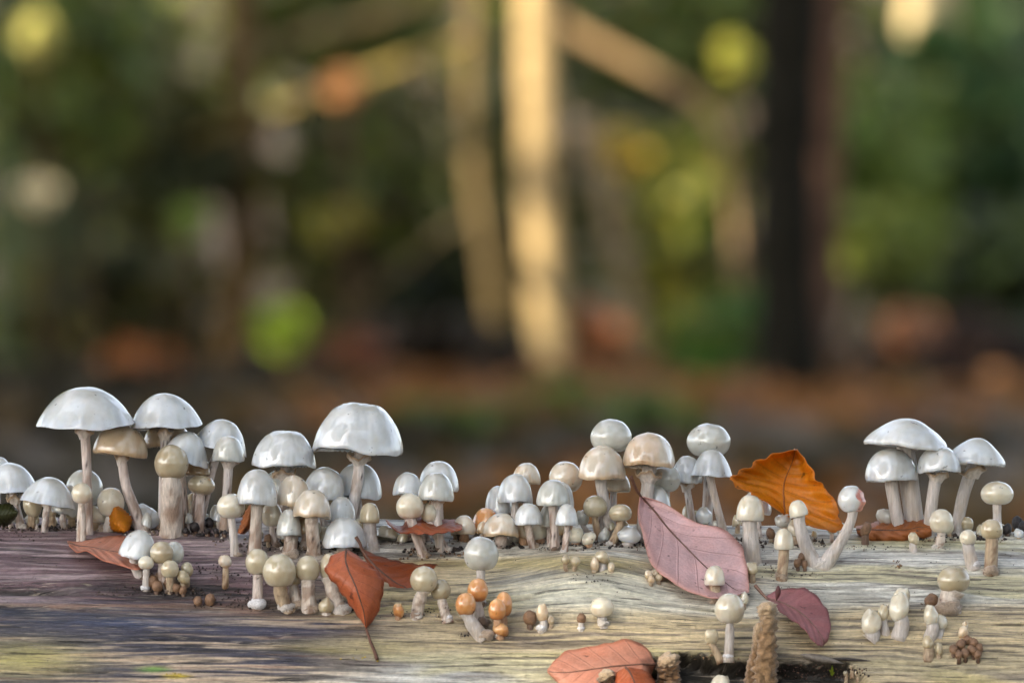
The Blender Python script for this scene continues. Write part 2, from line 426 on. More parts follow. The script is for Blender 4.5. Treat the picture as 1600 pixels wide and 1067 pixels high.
blob(1470, 1040, 200, 20, (180, 170, 140), .5); blob(1420, 1050, 26, 9, (96, 84, 84), .8, st4)
e = S900[1012] + .006 * (fbm(XX * 60, XX * 0, 21) - .5) + .0045 * sstep(.062, .1, XX) + .012 * sstep(.135, .15, XX)
XJ = XX + .016 * (fbm(SS * 260, SS * 0 + 3, 23) - .5); broken = sstep(-.0007, .0003, SS - e) * sstep(.056, .062, XJ) * (1 - sstep(.138, .148, XJ)) * (1 - sstep(.022, .034, SS - e))
colr = mixc(colr, lin((17, 14, 13)) * (.6 + 1.6 * st4[..., None]), broken * .97)
ck = np.zeros_like(XX); crng = np.random.default_rng(3)   # drying checks that follow the grain
for _ in range(70):
    cx_, cs_, ln = crng.uniform(-.3, .3), crng.uniform(.01, .18), crng.uniform(.008, .04)
    ck = np.maximum(ck, np.exp(-((SS - cs_ - .0011 * np.sin(XX * crng.uniform(60, 160) + cs_ * 900)) / crng.uniform(.0004, .0008)) ** 2) * (1 - sstep(.5, 1, np.abs(XX - cx_) / ln)) * crng.uniform(.4, 1))
PT[..., 1] += ck * .0022 * np.sin(SS / R); PT[..., 2] -= ck * .0022 * np.cos(SS / R)
colr = mixc(colr, lin((30, 24, 22)), ck * .85)
far = np.maximum(sstep(.17, .2, SS), np.maximum(sstep(.25, .27, np.abs(XX)), sstep(-.02, -.034, SS)))   # broad tones where the stains are no longer told apart
colr = mixc(colr, mixc(np.broadcast_to(lin((178, 164, 136)), PT.shape), lin((96, 80, 82)), 1 - sstep(-.12, .02, XX)), far)
colr = colr * 1.2
F = [(j * nx + i, (j + 1) * nx + i, (j + 1) * nx + i + 1, j * nx + i + 1) for j in range(ns - 1) for i in range(nx - 1)]
LOGPOS = np.array([0, YC, 0.0])
lg = mesh('fallen_log', PT.reshape(-1, 3) - LOGPOS, F, M_LOG, col=colr.reshape(-1, 3), uv=np.stack([XX, SS], 2).reshape(-1, 2))
lg.location = LOGPOS
tag(lg, 'barkless weathered fallen log, mauve at one end and cream at the other, carrying the mushrooms', 'log')
for k, i in ((0, 0), (1, nx - 1)):            # sawn ends
    ring = PT[:, i, :] - LOGPOS; c = ring.mean(0); c[0] += .004 * (1 if k else -1)
    V = np.vstack([ring, c]); nn = len(ring)
    mesh('log_end', V, [(j, (j + 1) % nn, nn) if k else ((j + 1) % nn, j, nn) for j in range(nn)], M_LOG, lg, col=np.broadcast_to(lin((150, 122, 86)), V.shape), uv=V[:, 1:])

# ------------------------------------------------------------------ mushrooms
PROF = {   # outer profile from the apex (r, z) then the underside; z = 1 apex, 0 rim
 'P': ([(0, 1), (.2, .975), (.4, .89), (.6, .72), (.78, .48), (.91, .23), (.985, .05), (1, .0)], [(.97, -.005), (.85, .08), (.55, .25), (.2, .34), (0, .34)]),
 'F': ([(0, 1), (.2, .965), (.4, .85), (.6, .67), (.8, .46), (.93, .27), (1, .1), (.985, .0)], [(.96, -.02), (.8, .03), (.5, .18), (.2, .25), (0, .25)]),
 'T': ([(0, 1), (.22, .99), (.42, .945), (.62, .82), (.79, .62), (.91, .4), (.98, .18), (1, .05), (.985, 0)], [(.94, .0), (.8, .1), (.5, .3), (.2, .4), (0, .4)]),
 'D': ([(0, 1), (.24, .98), (.48, .905), (.69, .765), (.85, .57), (.95, .35), (1, .14), (.985, .02), (.95, 0)], [(.88, .03), (.7, .1), (.4, .18), (.15, .22), (0, .22)]),
 'B': ([(0, 1), (.28, .982), (.54, .92), (.76, .81), (.92, .66), (1, .49), (.97, .32), (.85, .16), (.66, .05), (.45, 0)], [(.3, .02), (.1, .06), (0, .06)]),
 'E': ([(0, 1), (.27, .98), (.53, .91), (.75, .77), (.9, .57), (.98, .36), (1, .19), (.97, .05), (.88, 0)], [(.7, .04), (.4, .09), (.15, .1), (0, .1)]),
}
TONE = {   # (body, crown, margin, blotch, blotch amount)
 'W': ((205, 209, 211), (182, 181, 174), (220, 225, 231), (190, 182, 166), .3),
 'G': ((194, 196, 190), (180, 178, 170), (206, 208, 203), (170, 164, 150), .3),
 'I': ((214, 207, 188), (202, 194, 174), (222, 216, 202), (184, 164, 130), .3),
 'C': ((190, 180, 154), (182, 172, 146), (196, 184, 158), (166, 142, 106), .3),
 'O': ((182, 170, 142), (176, 164, 136), (166, 148, 116), (150, 126, 92), .35),
 'T': ((206, 196, 180), (198, 186, 166), (200, 166, 128), (200, 164, 126), .42),
 'A': ((202, 142, 84), (212, 158, 100), (166, 98, 46), (220, 180, 130), .4),
 'H': ((206, 186, 158), (196, 178, 152), (206, 172, 132), (176, 138, 100), .5),
 'K': ((134, 102, 76), (120, 90, 66), (150, 118, 90), (96, 70, 52), .5),
 'X': ((40, 32, 32), (34, 28, 28), (52, 42, 40), (24, 20, 20), .5),
}
STEM = {'w': ((222, 214, 210), (170, 146, 128)), 't': ((186, 164, 136), (128, 98, 72)), 'p': ((206, 198, 192), (196, 182, 168)),
        'd': ((216, 202, 194), (150, 122, 104)), 'f': ((214, 202, 190), (152, 124, 104)), 'a': ((190, 150, 116), (160, 120, 90)), 'k': ((110, 84, 66), (70, 52, 42))}
SPECS = []
def m(L, R_, T, B, shape, tone, base, label, sw=(12, 15), st='w', mids=(), ring=None, tilt=0, foot=0, z=None, pitch=0, bulge=0, kind='mushroom', group='porcelain mushrooms growing on the log', seg=None, veil=0, gash=False):
    SPECS.append(dict(L=L, R=R_, T=T, B=B, sh=shape, tone=tone, base=base, label=label, sw=sw, st=st, mids=mids, ring=ring, tilt=tilt, foot=foot,
                      z=z if z is not None else base[1], pitch=pitch, bulge=bulge, kind=kind, group=group, seg=seg, veil=veil, gash=gash))
TINY = 'tiny buds and pinheads on the log'
def t(L, R_, T, B, tone, base, label, sw=(5, 6), st='t', sh='B', **k):
    m(L, R_, T, B, sh, tone, base, label, sw, st, kind='mushroom_bud', group=TINY, seg=18, **k)

# --- left troop
m(-32, 62, 723, 766, 'P', 'W', (34, 824), 'glossy white parasol mushroom beyond the dark green leaf', (13, 15), 'w', ((24, 785),), ring=(779, 26))
m(-26, 18, 713, 742, 'D', 'W', (-4, 814), 'white dome peeking up behind the parasol by the dark green leaf', (10, 12))
m(34, 122, 745, 788, 'P', 'W', (69, 830), 'pale drooping parasol mushroom over cream buds and dark crumbs', (10, 12), 'w', ring=(786, 20), tilt=9)
m(84, 124, 757, 803, 'D', 'G', (104, 824), 'translucent grey cap tucked behind the drooping pale parasol', (10, 12), tilt=12, z=826)
t(36, 66, 770, 806, 'C', (52, 822), 'cream bud under the drooping pale parasol, beside white fuzz', (14, 18))
t(72, 92, 776, 806, 'C', (82, 822), 'smaller cream bud under the drooping pale parasol, behind dark crumbs', (12, 14))
t(100, 122, 788, 812, 'C', (112, 822), 'small cream bud low beside the tall stem with brown ring', (12, 14))
m(54, 208, 604, 665, 'P', 'W', (137, 834), 'tallest broad white parasol mushroom with a brown skirt on its thin stem', (16, 18), 'd', ((136, 740),), ring=(677, 32), z=836)
m(111, 144, 754, 786, 'B', 'I', (127, 851), 'small cream round bud on a slim mottled stem in front of the tallest parasol', (11, 17), 'f')
m(103, 160, 733, 790, 'B', 'G', (131, 824), 'large pale grey round bud behind the stem of the tallest parasol', (24, 26), z=824)
m(152, 194, 761, 806, 'B', 'I', (166, 829), 'cream round bud with a tan cheek on a thick white stem', (21, 23), 'p')
t(133, 165, 792, 816, 'I', (150, 824), 'small pale bud low between two round buds', (14, 16))
m(147, 232, 663, 712, 'D', 'H', (226, 830), 'translucent tan bell mushroom on a curving bare stem', (14, 24), 'd', ((196, 755), (210, 795)), ring=(717, 24), tilt=5, foot=9, z=832)
m(200, 313, 614, 669, 'P', 'W', (256, 824), 'high white parasol mushroom standing over the thick-stemmed olive bud', (17, 20), 'w', ring=(679, 28), tilt=-3, z=828)
m(222, 300, 660, 698, 'D', 'H', (262, 818), 'tan cap hidden behind the high white parasol', (12, 14), z=819)
m(241, 294, 695, 748, 'B', 'O', (268, 835), 'glossy olive beige bud on a very thick fibrous stem', (32, 38), 'f', foot=17, z=842)
m(254, 331, 674, 722, 'P', 'W', (292, 828), 'tilted white mushroom behind the olive thick-stemmed bud', (12, 14), 'd', tilt=16, z=834)
m(305, 391, 655, 702, 'P', 'W', (306, 830), 'white parasol mushroom on a slanting pinkish stem', (13, 19), 'd', ((328, 745),), tilt=14, z=823)
m(331, 383, 681, 720, 'D', 'G', (350, 830), 'greyish dome with torn skirt before the slanting white parasol', (15, 17), 'w', ring=(722, 34), z=831)
m(294, 337, 742, 772, 'B', 'O', (310, 830), 'egg-shaped olive bud low among pinkish stems', (16, 18), 'd', z=827, tilt=8)
m(286, 332, 714, 742, 'D', 'H', (300, 826), 'browned cap under the tilted white mushroom', (9, 12), 'd', z=824)
t(198, 248, 791, 828, 'W', (222, 828), 'white bud behind the curving bare stem', (18, 20), z=820)
t(280, 312, 770, 812, 'I', (300, 822), 'pale bud in the gap between fibrous and pinkish stems', (12, 14), z=818)
t(328, 350, 790, 825, 'G', (338, 826), 'pale grey bud low beside the dark knobs', (16, 18), z=820)
m(338, 383, 771, 809, 'B', 'I', (368, 868), 'round ivory bud on a slim pale stem beside the white bell', (12, 16), 'p', ((364, 830),))
m(370, 433, 733, 787, 'D', 'W', (397, 868), 'white bell mushroom above an orange leaf scrap', (20, 22), 'f')
m(393, 498, 673, 727, 'T', 'W', (440, 838), 'white mushroom with flattened crown and grey collar under the cap', (14, 16), 'w', ring=(741, 38))
m(405, 470, 735, 775, 'D', 'G', (428, 830), 'pale grey cap hidden behind the white bell', (12, 14), z=826)
m(432, 486, 742, 788, 'D', 'T', (452, 868), 'orange-stained dome mushroom next to the white bell', (21, 23), 'f')
m(458, 520, 764, 808, 'D', 'T', (492, 864), 'tan-washed dome mushroom showing its white rim', (19, 25), 'f', tilt=2, z=869)
m(408, 441, 785, 822, 'B', 'I', (434, 852), 'small cream bud on a bent stem below the white bell', (9, 13), 'd', ((426, 835),))
m(432, 472, 795, 836, 'D', 'G', (444, 858), 'small translucent grey cap below the orange-stained dome', (10, 12), 'd', z=858)
m(460, 492, 804, 834, 'D', 'H', (474, 856), 'small tan cap under the tan-washed dome', (10, 14), 'd', z=853)
m(476, 542, 730, 777, 'D', 'W', (512, 838), 'smooth white dome behind the tan-washed dome', (12, 14), tilt=10, z=843)
m(522, 596, 723, 777, 'D', 'W', (558, 830), 'white dome crossed by the leaning stem of the wrinkled-crown mushroom', (14, 16), z=827)
m(494, 631, 630, 706, 'T', 'W', (538, 838), 'largest white bell mushroom with wrinkled crown on a leaning stem', (17, 20), 'w', ((558, 755),), ring=(717, 38), tilt=2, z=838)
m(512, 556, 775, 816, 'D', 'W', (532, 850), 'pale dome stacked behind the low pure white dome', (14, 16), z=852)
m(504, 573, 808, 855, 'D', 'W', (538, 866), 'low pure white dome with twig shadow above the red-orange leaf', (26, 28), 'p', z=868)
m(562, 593, 785, 817, 'E', 'O', (578, 856), 'olive egg-capped mushroom on a fat bulbous white foot', (20, 34), 'p', ((577, 832),), foot=15)
t(588, 626, 822, 842, 'I', (606, 840), 'flat pale cap low beside the bulbous-footed mushroom', (12, 14), sh='D')
t(552, 572, 812, 842, 'C', (562, 848), 'small cream bud wedged beside the low pure white dome', (12, 13))
# --- middle troop
m(613, 661, 738, 773, 'D', 'W', (640, 842), 'small white dome over a cream ball near the edge-on brown leaf', (12, 16), 'd', ring=(775, 24), z=842)
m(619, 661, 771, 810, 'B', 'I', (664, 866), 'cream ball mushroom right above the edge-on brown leaf', (14, 19), 'd', ((645, 820),), z=856)
m(652, 717, 720, 768, 'D', 'W', (688, 836), 'white dome behind the grey-edged dome over the brown leaf', (14, 16), z=836)
m(653, 711, 738, 781, 'D', 'G', (689, 858), 'grey-edged white dome on a clear stem rising behind the brown leaf', (18, 15), 'p', ring=(784, 28), z=850)
m(657, 684, 785, 815, 'B', 'I', (702, 858), 'small cream bud behind the brown leaf, beside the clear stem', (13, 14), 'd', ((675, 825),), z=846)
m(706, 744, 805, 834, 'D', 'T', (724, 842), 'small tan dome at the pink tip of the brown leaf', (16, 18), 'a')
m(737, 782, 793, 832, 'D', 'A', (760, 842), 'amber-brown dome behind the low tan-washed dome', (18, 20), 'a', z=840)
m(754, 813, 801, 838, 'D', 'T', (784, 848), 'low broad tan-washed dome sitting close to the wood', (18, 22), 'd', z=848)
t(806, 833, 812, 842, 'T', (818, 846), 'squat tan bud beside the low broad dome', (16, 18), 'a')
t(829, 857, 812, 842, 'I', (843, 846), 'squat cream bud with white cap between thin stems', (16, 18), 'a')
m(757, 800, 759, 802, 'D', 'W', (780, 834), 'white dome half hidden behind the glossy white ball-like dome', (12, 14), z=835)
m(777, 834, 740, 785, 'D', 'W', (803, 842), 'glossy white swollen dome on a short clear stem', (12, 13), 'p', z=844)
m(800, 845, 723, 756, 'D', 'T', (824, 832), 'pinkish tan dome at the back of the middle troop', (12, 14), z=826)
m(804, 848, 786, 819, 'D', 'W', (834, 853), 'smooth white cap over a thin dirty stem', (12, 14), 'd', z=853)
m(856, 898, 752, 795, 'D', 'W', (880, 844), 'white cap close behind the clear-rimmed bell', (12, 14), z=842)
m(838, 892, 749, 789, 'D', 'G', (868, 858), 'clear-rimmed grey bell on a straight stem', (15, 15), 'd', z=855)
m(842, 872, 788, 822, 'D', 'G', (860, 852), 'small smoky translucent cap on a dark-spotted stem', (9, 10), 'd', z=849)
m(868, 904, 787, 820, 'D', 'W', (881, 862), 'small white bell on a slim stem in front of the clear-rimmed bell', (10, 11), 'd')
m(858, 910, 721, 768, 'B', 'T', (888, 832), 'orange-tan ball mushroom behind the clear-rimmed bell', (16, 18), 'a', z=828)
t(900, 920, 796, 820, 'G', (930, 838), 'small grey bud on a white bent stem', (9, 10), 'p', mids=((913, 824),))
m(904, 977, 696, 749, 'D', 'T', (957, 842), 'tan-flushed white dome in front of the grey ball mushroom', (18, 19), 'p', z=846)
m(922, 988, 655, 706, 'B', 'G', (940, 832), 'grey-white ball mushroom with a dimple, topping the middle troop', (15, 17), 'w', ((945, 760),), z=830)
m(970, 1056, 676, 729, 'D', 'T', (1003, 842), 'broad dome with an orange-brown inrolled rim and torn veil', (24, 22), 'p', ring=(742, 42), z=836)
m(932, 985, 734, 768, 'D', 'T', (955, 830), 'tan cap behind the stem of the tan-flushed white dome', (12, 14), z=829)
m(911, 948, 774, 807, 'B', 'C', (938, 846), 'small round cream mushroom on a short pale neck', (10, 13), 't')
m(951, 987, 787, 814, 'B', 'C', (952, 850), 'small cream mushroom leaning on a tan stem next to the pink leaf', (11, 14), 't')
m(1016, 1063, 726, 768, 'B', 'G', (1042, 832), 'pale grey ball behind the pink leaf', (14, 16), z=830)
m(1003, 1049, 759, 802, 'D', 'W', (1014, 838), 'white cap resting just above the pink leaf', (12, 14), z=838)
t(888, 913, 822, 848, 'I', (900, 849), 'low rounded cream bud at the foot of the middle troop', (14, 16), 'a')
t(907, 933, 830, 850, 'I', (920, 851), 'low flat cream bud at the foot of the middle troop, beside leaning stem', (14, 16), 'a')
t(966, 1000, 822, 848, 'W', (984, 849), 'white fuzzy lump beside the pink leaf edge', (20, 22), 'p')
# --- right of the pink leaf
m(1074, 1142, 662, 713, 'B', 'G', (1104, 826), 'big grey-white ball mushroom above two white parasols', (16, 18), 'w', z=822)
m(1049, 1099, 712, 754, 'D', 'W', (1086, 830), 'small white dome on a thin straight stem behind the pink leaf', (11, 12), 'w', ring=(757, 26), z=827)
m(1078, 1145, 702, 743, 'P', 'W', (1133, 832), 'white parasol with a thick collar on a slanting white stem', (12, 14), 'p', z=834, veil=30)
t(1088, 1113, 793, 820, 'W', (1102, 826), 'small white bud at the edge of the pink leaf', (12, 14))
m(1151, 1193, 773, 814, 'E', 'I', (1176, 876), 'ivory egg-capped mushroom on a stout stem under the orange leaf', (24, 30), 'p', foot=13)
m(1160, 1206, 764, 802, 'D', 'W', (1186, 838), 'white cap half covered by the orange leaf', (12, 14), z=842)
t(1212, 1236, 802, 824, 'G', (1223, 846), 'small soft grey bud beneath the orange leaf', (10, 12))
t(1230, 1252, 814, 836, 'I', (1242, 850), 'small chewed bud beneath the orange leaf', (10, 12))
m(1209, 1240, 825, 858, 'E', 'I', (1221, 902), 'small ivory egg-capped mushroom on a tan stem in front of the orange leaf', (16, 20), 't')
m(1231, 1262, 781, 807, 'E', 'I', (1276, 880), 'pale thimble-capped mushroom with a curved white stem crossing the orange leaf', (17, 30), 'p', ((1250, 822), (1260, 855)), tilt=-14, foot=12)
m(1308, 1352, 758, 799, 'B', 'W', (1284, 882), 'damaged white ball with reddish torn flesh on an arched stem', (14, 28), 'p', ((1330, 812), (1318, 838), (1303, 862)), tilt=-10, z=868, gash=True)
t(1163, 1185, 878, 897, 'O', (1176, 908), 'tiny olive bud on a tan neck at the corner of the pink leaf', (12, 13))
# --- right troop
m(1352, 1483, 653, 698, 'F', 'W', (1432, 836), 'widest flat white parasol, shading the mushrooms of its troop', (30, 32), 'p', tilt=5, z=832, veil=58)
m(1350, 1434, 701, 751, 'D', 'W', (1408, 838), 'white dome with flared veil standing at the brown curled leaf', (20, 21), 'p', z=838, veil=40)
m(1432, 1503, 697, 737, 'D', 'W', (1449, 838), 'grey-topped white dome with a ring like a saucer', (19, 21), 'p', ((1459, 765),), ring=(742, 38), z=839)
m(1481, 1573, 684, 725, 'F', 'W', (1492, 834), 'white parasol with wavy margin and wide drooping ring', (20, 22), 'p', ((1505, 775),), ring=(739, 46), tilt=5, z=834)
m(1533, 1583, 752, 788, 'B', 'I', (1558, 838), 'cream cushion-shaped mushroom on a straight pale stem', (14, 16), 'p', z=838)
t(1369, 1398, 795, 820, 'G', (1384, 836), 'small pale bud peeping over the brown curled leaf', (14, 15))
m(1451, 1490, 795, 832, 'B', 'I', (1464, 856), 'round ivory bud on a short mottled stem beside the brown curled leaf', (15, 17), 'f')
m(1499, 1526, 827, 851, 'B', 'I', (1522, 884), 'little ivory cap on a thick cobwebby white stem', (18, 24), 'p', foot=11)
m(1532, 1567, 811, 842, 'B', 'O', (1548, 892), 'glossy olive ball on a stout tan stem joined to the cobwebby stem', (19, 24), 't')
t(1583, 1601, 826, 840, 'W', (1592, 840), 'tiny white button beside black knobs', (8, 8))
m(1464, 1516, 884, 925, 'B', 'O', (1484, 950), 'squat olive-grey cushion mushroom on a wide mealy stem', (34, 38), 'f', ((1484, 935),))
t(1444, 1466, 928, 946, 'K', (1456, 948), 'dark brown pebble-like bud against the wide mealy stem', (12, 12))
# --- front right knobs
t(1394, 1423, 917, 945, 'I', (1408, 958), 'pale knob behind the largest knob of a pale knobbly clump', (18, 20), 'p')
t(1387, 1423, 928, 968, 'I', (1404, 990), 'largest pale knob of a knobbly clump on bare cream wood', (24, 30), 'p')
t(1345, 1378, 953, 988, 'I', (1360, 992), 'lumpy pale knob at the outer end of a knobbly clump', (26, 30), 'p')
t(1371, 1389, 944, 970, 'C', (1384, 988), 'slim cream knob between two bigger pale knobs', (14, 18), 'p')
t(1442, 1467, 946, 977, 'I', (1452, 992), 'pale knob with a smaller knob leaning on it', (20, 24), 'p')
t(1461, 1480, 961, 983, 'I', (1466, 992), 'smaller pale knob leaning outwards from a pale knob', (14, 18), 'p')
t(1441, 1460, 994, 1014, 'O', (1450, 1026), 'olive bead on a translucent tan base, beside brown crumbs', (16, 22))
t(1461, 1474, 1004, 1022, 'O', (1468, 1026), 'small olive bead against the translucent tan base', (9, 11))
t(1497, 1514, 977, 998, 'H', (1505, 1002), 'tan bead above a heap of brown crumbly beads', (10, 12))
t(1503, 1513, 970, 982, 'H', (1508, 996), 'smallest tan bead topping the brown crumbly heap', (6, 8))
for i, (x, y, r_) in enumerate([(1490, 1014, 7), (1501, 1006, 8), (1512, 1000, 7), (1522, 1004, 8), (1530, 1012, 7), (1520, 1016, 8), (1508, 1020, 7), (1498, 1022, 6), (1528, 1022, 6)]):
    t(x - r_, x + r_, y - r_, y + r_, 'K', (x, y + r_ + 3), 'dark brown bead in a crumbly heap on bare cream wood', (7, 8), 'k')
m(1100, 1134, 883, 914, 'E', 'I', (1118, 940), 'ivory thimble-capped mushroom standing in front of the pink leaf tip', (20, 18), 't')
m(1117, 1164, 926, 973, 'B', 'I', (1138, 1026), 'ivory ball mushroom on a clear slim stem near the withered stalks', (12, 18), 'p', foot=9)
t(1100, 1123, 982, 1007, 'C', (1127, 1027), 'small tan bud leaning away from the ivory ball mushroom', (11, 14), mids=((1117, 1014),))
t(1155, 1170, 925, 944, 'I', (1162, 948), 'pale bud hidden behind the ivory ball mushroom', (9, 10))
t(1112, 1140, 1052, 1082, 'I', (1126, 1092), 'pale cap poking up at the broken wood edge', (14, 14))
# --- front left clump
m(190, 246, 828, 873, 'D', 'W', (226, 902), 'bright white rounded cap topping a clump of olive buds', (18, 18), 'p', tilt=14, z=905)
m(234, 272, 845, 880, 'B', 'O', (256, 916), 'olive bud between bright white cap and pale bud', (14, 16), 'd', z=914)
m(256, 287, 845, 880, 'B', 'G', (272, 910), 'pale bud behind the olive bud of the front clump', (14, 16), z=904)
m(216, 241, 868, 889, 'B', 'I', (227, 920), 'small ivory bud on its own pale stem below the bright white cap', (10, 12), 'p', foot=8)
m(251, 279, 874, 902, 'B', 'C', (266, 924), 'small olive-cream bud in the middle of the front clump', (12, 14), 't')
t(283, 301, 879, 900, 'C', (292, 914), 'tiny cream bud at the back edge of the front clump', (9, 10))
t(276, 298, 891, 912, 'O', (288, 922), 'tiny olive bud at the edge of the front clump over amber beads', (10, 10))
for x, y, r_ in [(238, 908, 9), (252, 900, 8), (276, 918, 7), (286, 922, 6), (246, 916, 8), (262, 912, 7)]:
    t(x - r_, x + r_, y - r_, y + r_, 'K', (x, y + r_ + 2), 'amber-brown bead in the wet base of the front clump', (8, 8), 'k')
t(341, 362, 867, 886, 'T', (352, 912), 'tiny tan-topped mushroom standing alone on dark wood', (9, 12))
t(302, 316, 931, 945, 'K', (309, 946), 'small brown bead on wet dark wood', (6, 7), 'k')
t(320, 336, 927, 946, 'K', (328, 946), 'larger brown bead on wet dark wood', (7, 8), 'k')
m(383, 422, 857, 897, 'B', 'C', (402, 946), 'cream-olive ball mushroom on a white swollen foot, first of a row of balls', (16, 18), 'd', foot=15)
m(412, 463, 865, 916, 'B', 'C', (451, 950), 'biggest cream-olive ball in the row, its stem bent aside', (22, 24), 't', ((440, 932),), z=955)
m(463, 500, 867, 907, 'B', 'C', (483, 950), 'cream-olive ball on a straight brown stem, beside the red-orange leaf', (22, 26), 'f')
m(499, 532, 864, 906, 'B', 'C', (536, 954), 'cream ball half hidden by the red-orange leaf', (24, 28), 'f', ((522, 930),), z=946)
m(447, 470, 884, 912, 'E', 'O', (464, 944), 'dull olive bud in the gap behind the row of balls', (16, 20), 'f', z=940)
t(496, 524, 934, 958, 'O', (510, 958), 'low olive lump beneath the red-orange leaf', (18, 20), 'f')
m(641, 684, 884, 924, 'B', 'C', (650, 962), 'round cream-grey ball mushroom with mealy leaning stem by the folded leaf', (20, 22), 'f', ((655, 940),), z=966)
m(672, 705, 905, 936, 'B', 'O', (700, 966), 'olive ball mushroom with bent neck beside the cream-grey ball', (14, 20), 'f', ((693, 948),), foot=8)
t(613, 632, 944, 964, 'A', (622, 966), 'tan oval bead lying beside the mealy leaning stem', (10, 10), 'a')
m(725, 779, 838, 890, 'B', 'G', (752, 944), 'large translucent grey ball mushroom rising behind the orange beads', (15, 17), 'p', z=940)
m(730, 764, 903, 939, 'B', 'A', (752, 972), 'orange ball mushroom just below the large translucent grey ball', (16, 20), 'p')
m(712, 744, 925, 961, 'B', 'A', (756, 992), 'outermost orange ball mushroom on a thick whitish stem', (19, 27), 'p', ((736, 972),), z=994)
m(774, 801, 924, 962, 'B', 'A', (786, 988), 'tall amber bud at the back of the orange cluster', (12, 14), 'a', z=980)
m(763, 790, 935, 968, 'B', 'A', (780, 990), 'dark amber bud in front of the tall amber bud', (12, 14), 'a', z=990)
t(768, 797, 974, 993, 'A', (784, 994), 'low amber lump at the foot of the orange cluster', (14, 14), 'a')
t(818, 838, 955, 976, 'K', (830, 980), 'dark brown bead of a small white-footed trio', (10, 12), 'k')
t(838, 856, 943, 970, 'H', (846, 982), 'tall tan bud of a small white-footed trio', (12, 18), 'p', foot=9)
t(854, 866, 961, 975, 'H', (858, 980), 'small side bead of a small white-footed trio', (8, 9))
t(901, 916, 958, 973, 'K', (908, 982), 'lone brown bead on a white foot', (9, 12), 'p', foot=6)
m(922, 959, 932, 963, 'B', 'I', (943, 974), 'small soft ivory mushroom on a short neck beyond the wood knot', (15, 17), 'p')
t(876, 891, 866, 881, 'O', (886, 890), 'olive bead of a tiny pair above the wood knot', (7, 9))
t(891, 907, 869, 884, 'O', (896, 890), 'second olive bead of a tiny pair above the wood knot, leaning outwards', (7, 9))
t(930, 953, 861, 880, 'O', (942, 890), 'rounded olive bead on a white crumb above the wood knot', (12, 14), 'p')
t(922, 936, 872, 892, 'H', (930, 893), 'tan side bead against the rounded olive bead', (9, 10))
t(949, 961, 878, 892, 'H', (954, 892), 'smallest side bead next to the rounded olive bead', (7, 8))
for x, y, r_ in [(1014, 898, 7), (1024, 894, 7), (1030, 902, 6), (1018, 904, 6)]:
    t(x - r_, x + r_, y - r_, y + r_, 'H', (x, y + r_ + 3), 'tan crumbly bead beside the pink leaf', (7, 8))
for x, y, r_ in [(1253, 870, 6), (1262, 862, 7), (1246, 878, 6), (1257, 880, 5)]:
    t(x - r_, x + r_, y - r_, y + r_ + 2, 'K', (x, y + r_ + 6), 'brown bead at the foot of the curved white stem', (6, 8), 'k')
for x, y, r_ in [(1332, 1040, 6), (1322, 1050, 5), (1340, 1050, 5)]:
    t(x - r_, x + r_, y - r_, y + r_, 'H', (x, y + r_ + 5), 'thin brown pin bud at the end of the broken edge', (5, 7))
t(1344, 1362, 815, 836, 'K', (1352, 850), 'dark olive-brown bud under the curl of the brown leaf', (12, 14), 'k')
t(1420, 1436, 832, 850, 'O', (1428, 860), 'short tan bud with white foot in front of the brown curled leaf', (12, 16), 'p')
# dark knobs at the feet of the left troop and elsewhere
for x, y, r_ in [(304, 823, 8), (314, 816, 8), (327, 816, 8), (290, 829, 5), (325, 830, 5), (338, 830, 5), (351, 832, 4)]:
    t(x - r_, x + r_, y - r_, y + r_, 'X', (x, y + r_ + 3), 'black knob at the feet of the pinkish stems', (8, 8), 'k', z=846)
for x, y, r_ in [(1573, 826, 8), (1590, 818, 10), (1600, 822, 9)]:
    t(x - r_, x + r_, y - r_, y + r_, 'X', (x, y + r_ + 3), 'black knob beside the tiny white button', (8, 8), 'k')

crg = np.random.default_rng(55)
for (x0, x1, yb, n_, lb) in [(0, 215, 824, 9, 'small pale bud crowded among the stems of the parasol troop at the mauve end'), (225, 350, 828, 6, 'small pale bud crowded behind the thick fibrous stem'), (395, 560, 850, 13, 'small dull bud crowded under the white bell and tan-washed domes'),
                         (625, 720, 848, 5, 'small dull bud crowded in the shade of the edge-on brown leaf'), (745, 1000, 848, 15, 'small dull bud crowded among the thin stems of the middle troop'), (1060, 1160, 830, 4, 'small pale bud crowded at the feet of the white parasols behind the pink leaf'),
                         (1195, 1330, 846, 6, 'small dull bud crowded under the orange leaf'), (1480, 1575, 838, 5, 'small pale bud crowded at the feet of the wavy-margined parasol')]:
    for k in range(n_):
        x = x0 + (x1 - x0) * (k + crg.uniform(.1, .9)) / n_; r_ = crg.uniform(5, 10); y = yb + crg.uniform(-4, 4); h_ = crg.uniform(4, 18)
        tn = ['I', 'C', 'H', 'K', 'O', 'G'][int(crg.integers(6))] if 'pale' not in lb else ['I', 'C', 'G', 'W'][int(crg.integers(4))]
        t(x - r_, x + r_, y - h_ - 2 * r_, y - h_ + r_ * .2, tn, (x + crg.uniform(-4, 4), y), lb, (r_ * 1.0, r_ * 1.25), 'tdf'[int(crg.integers(3))], sh='BED'[int(crg.integers(3))], z=yb - 6)
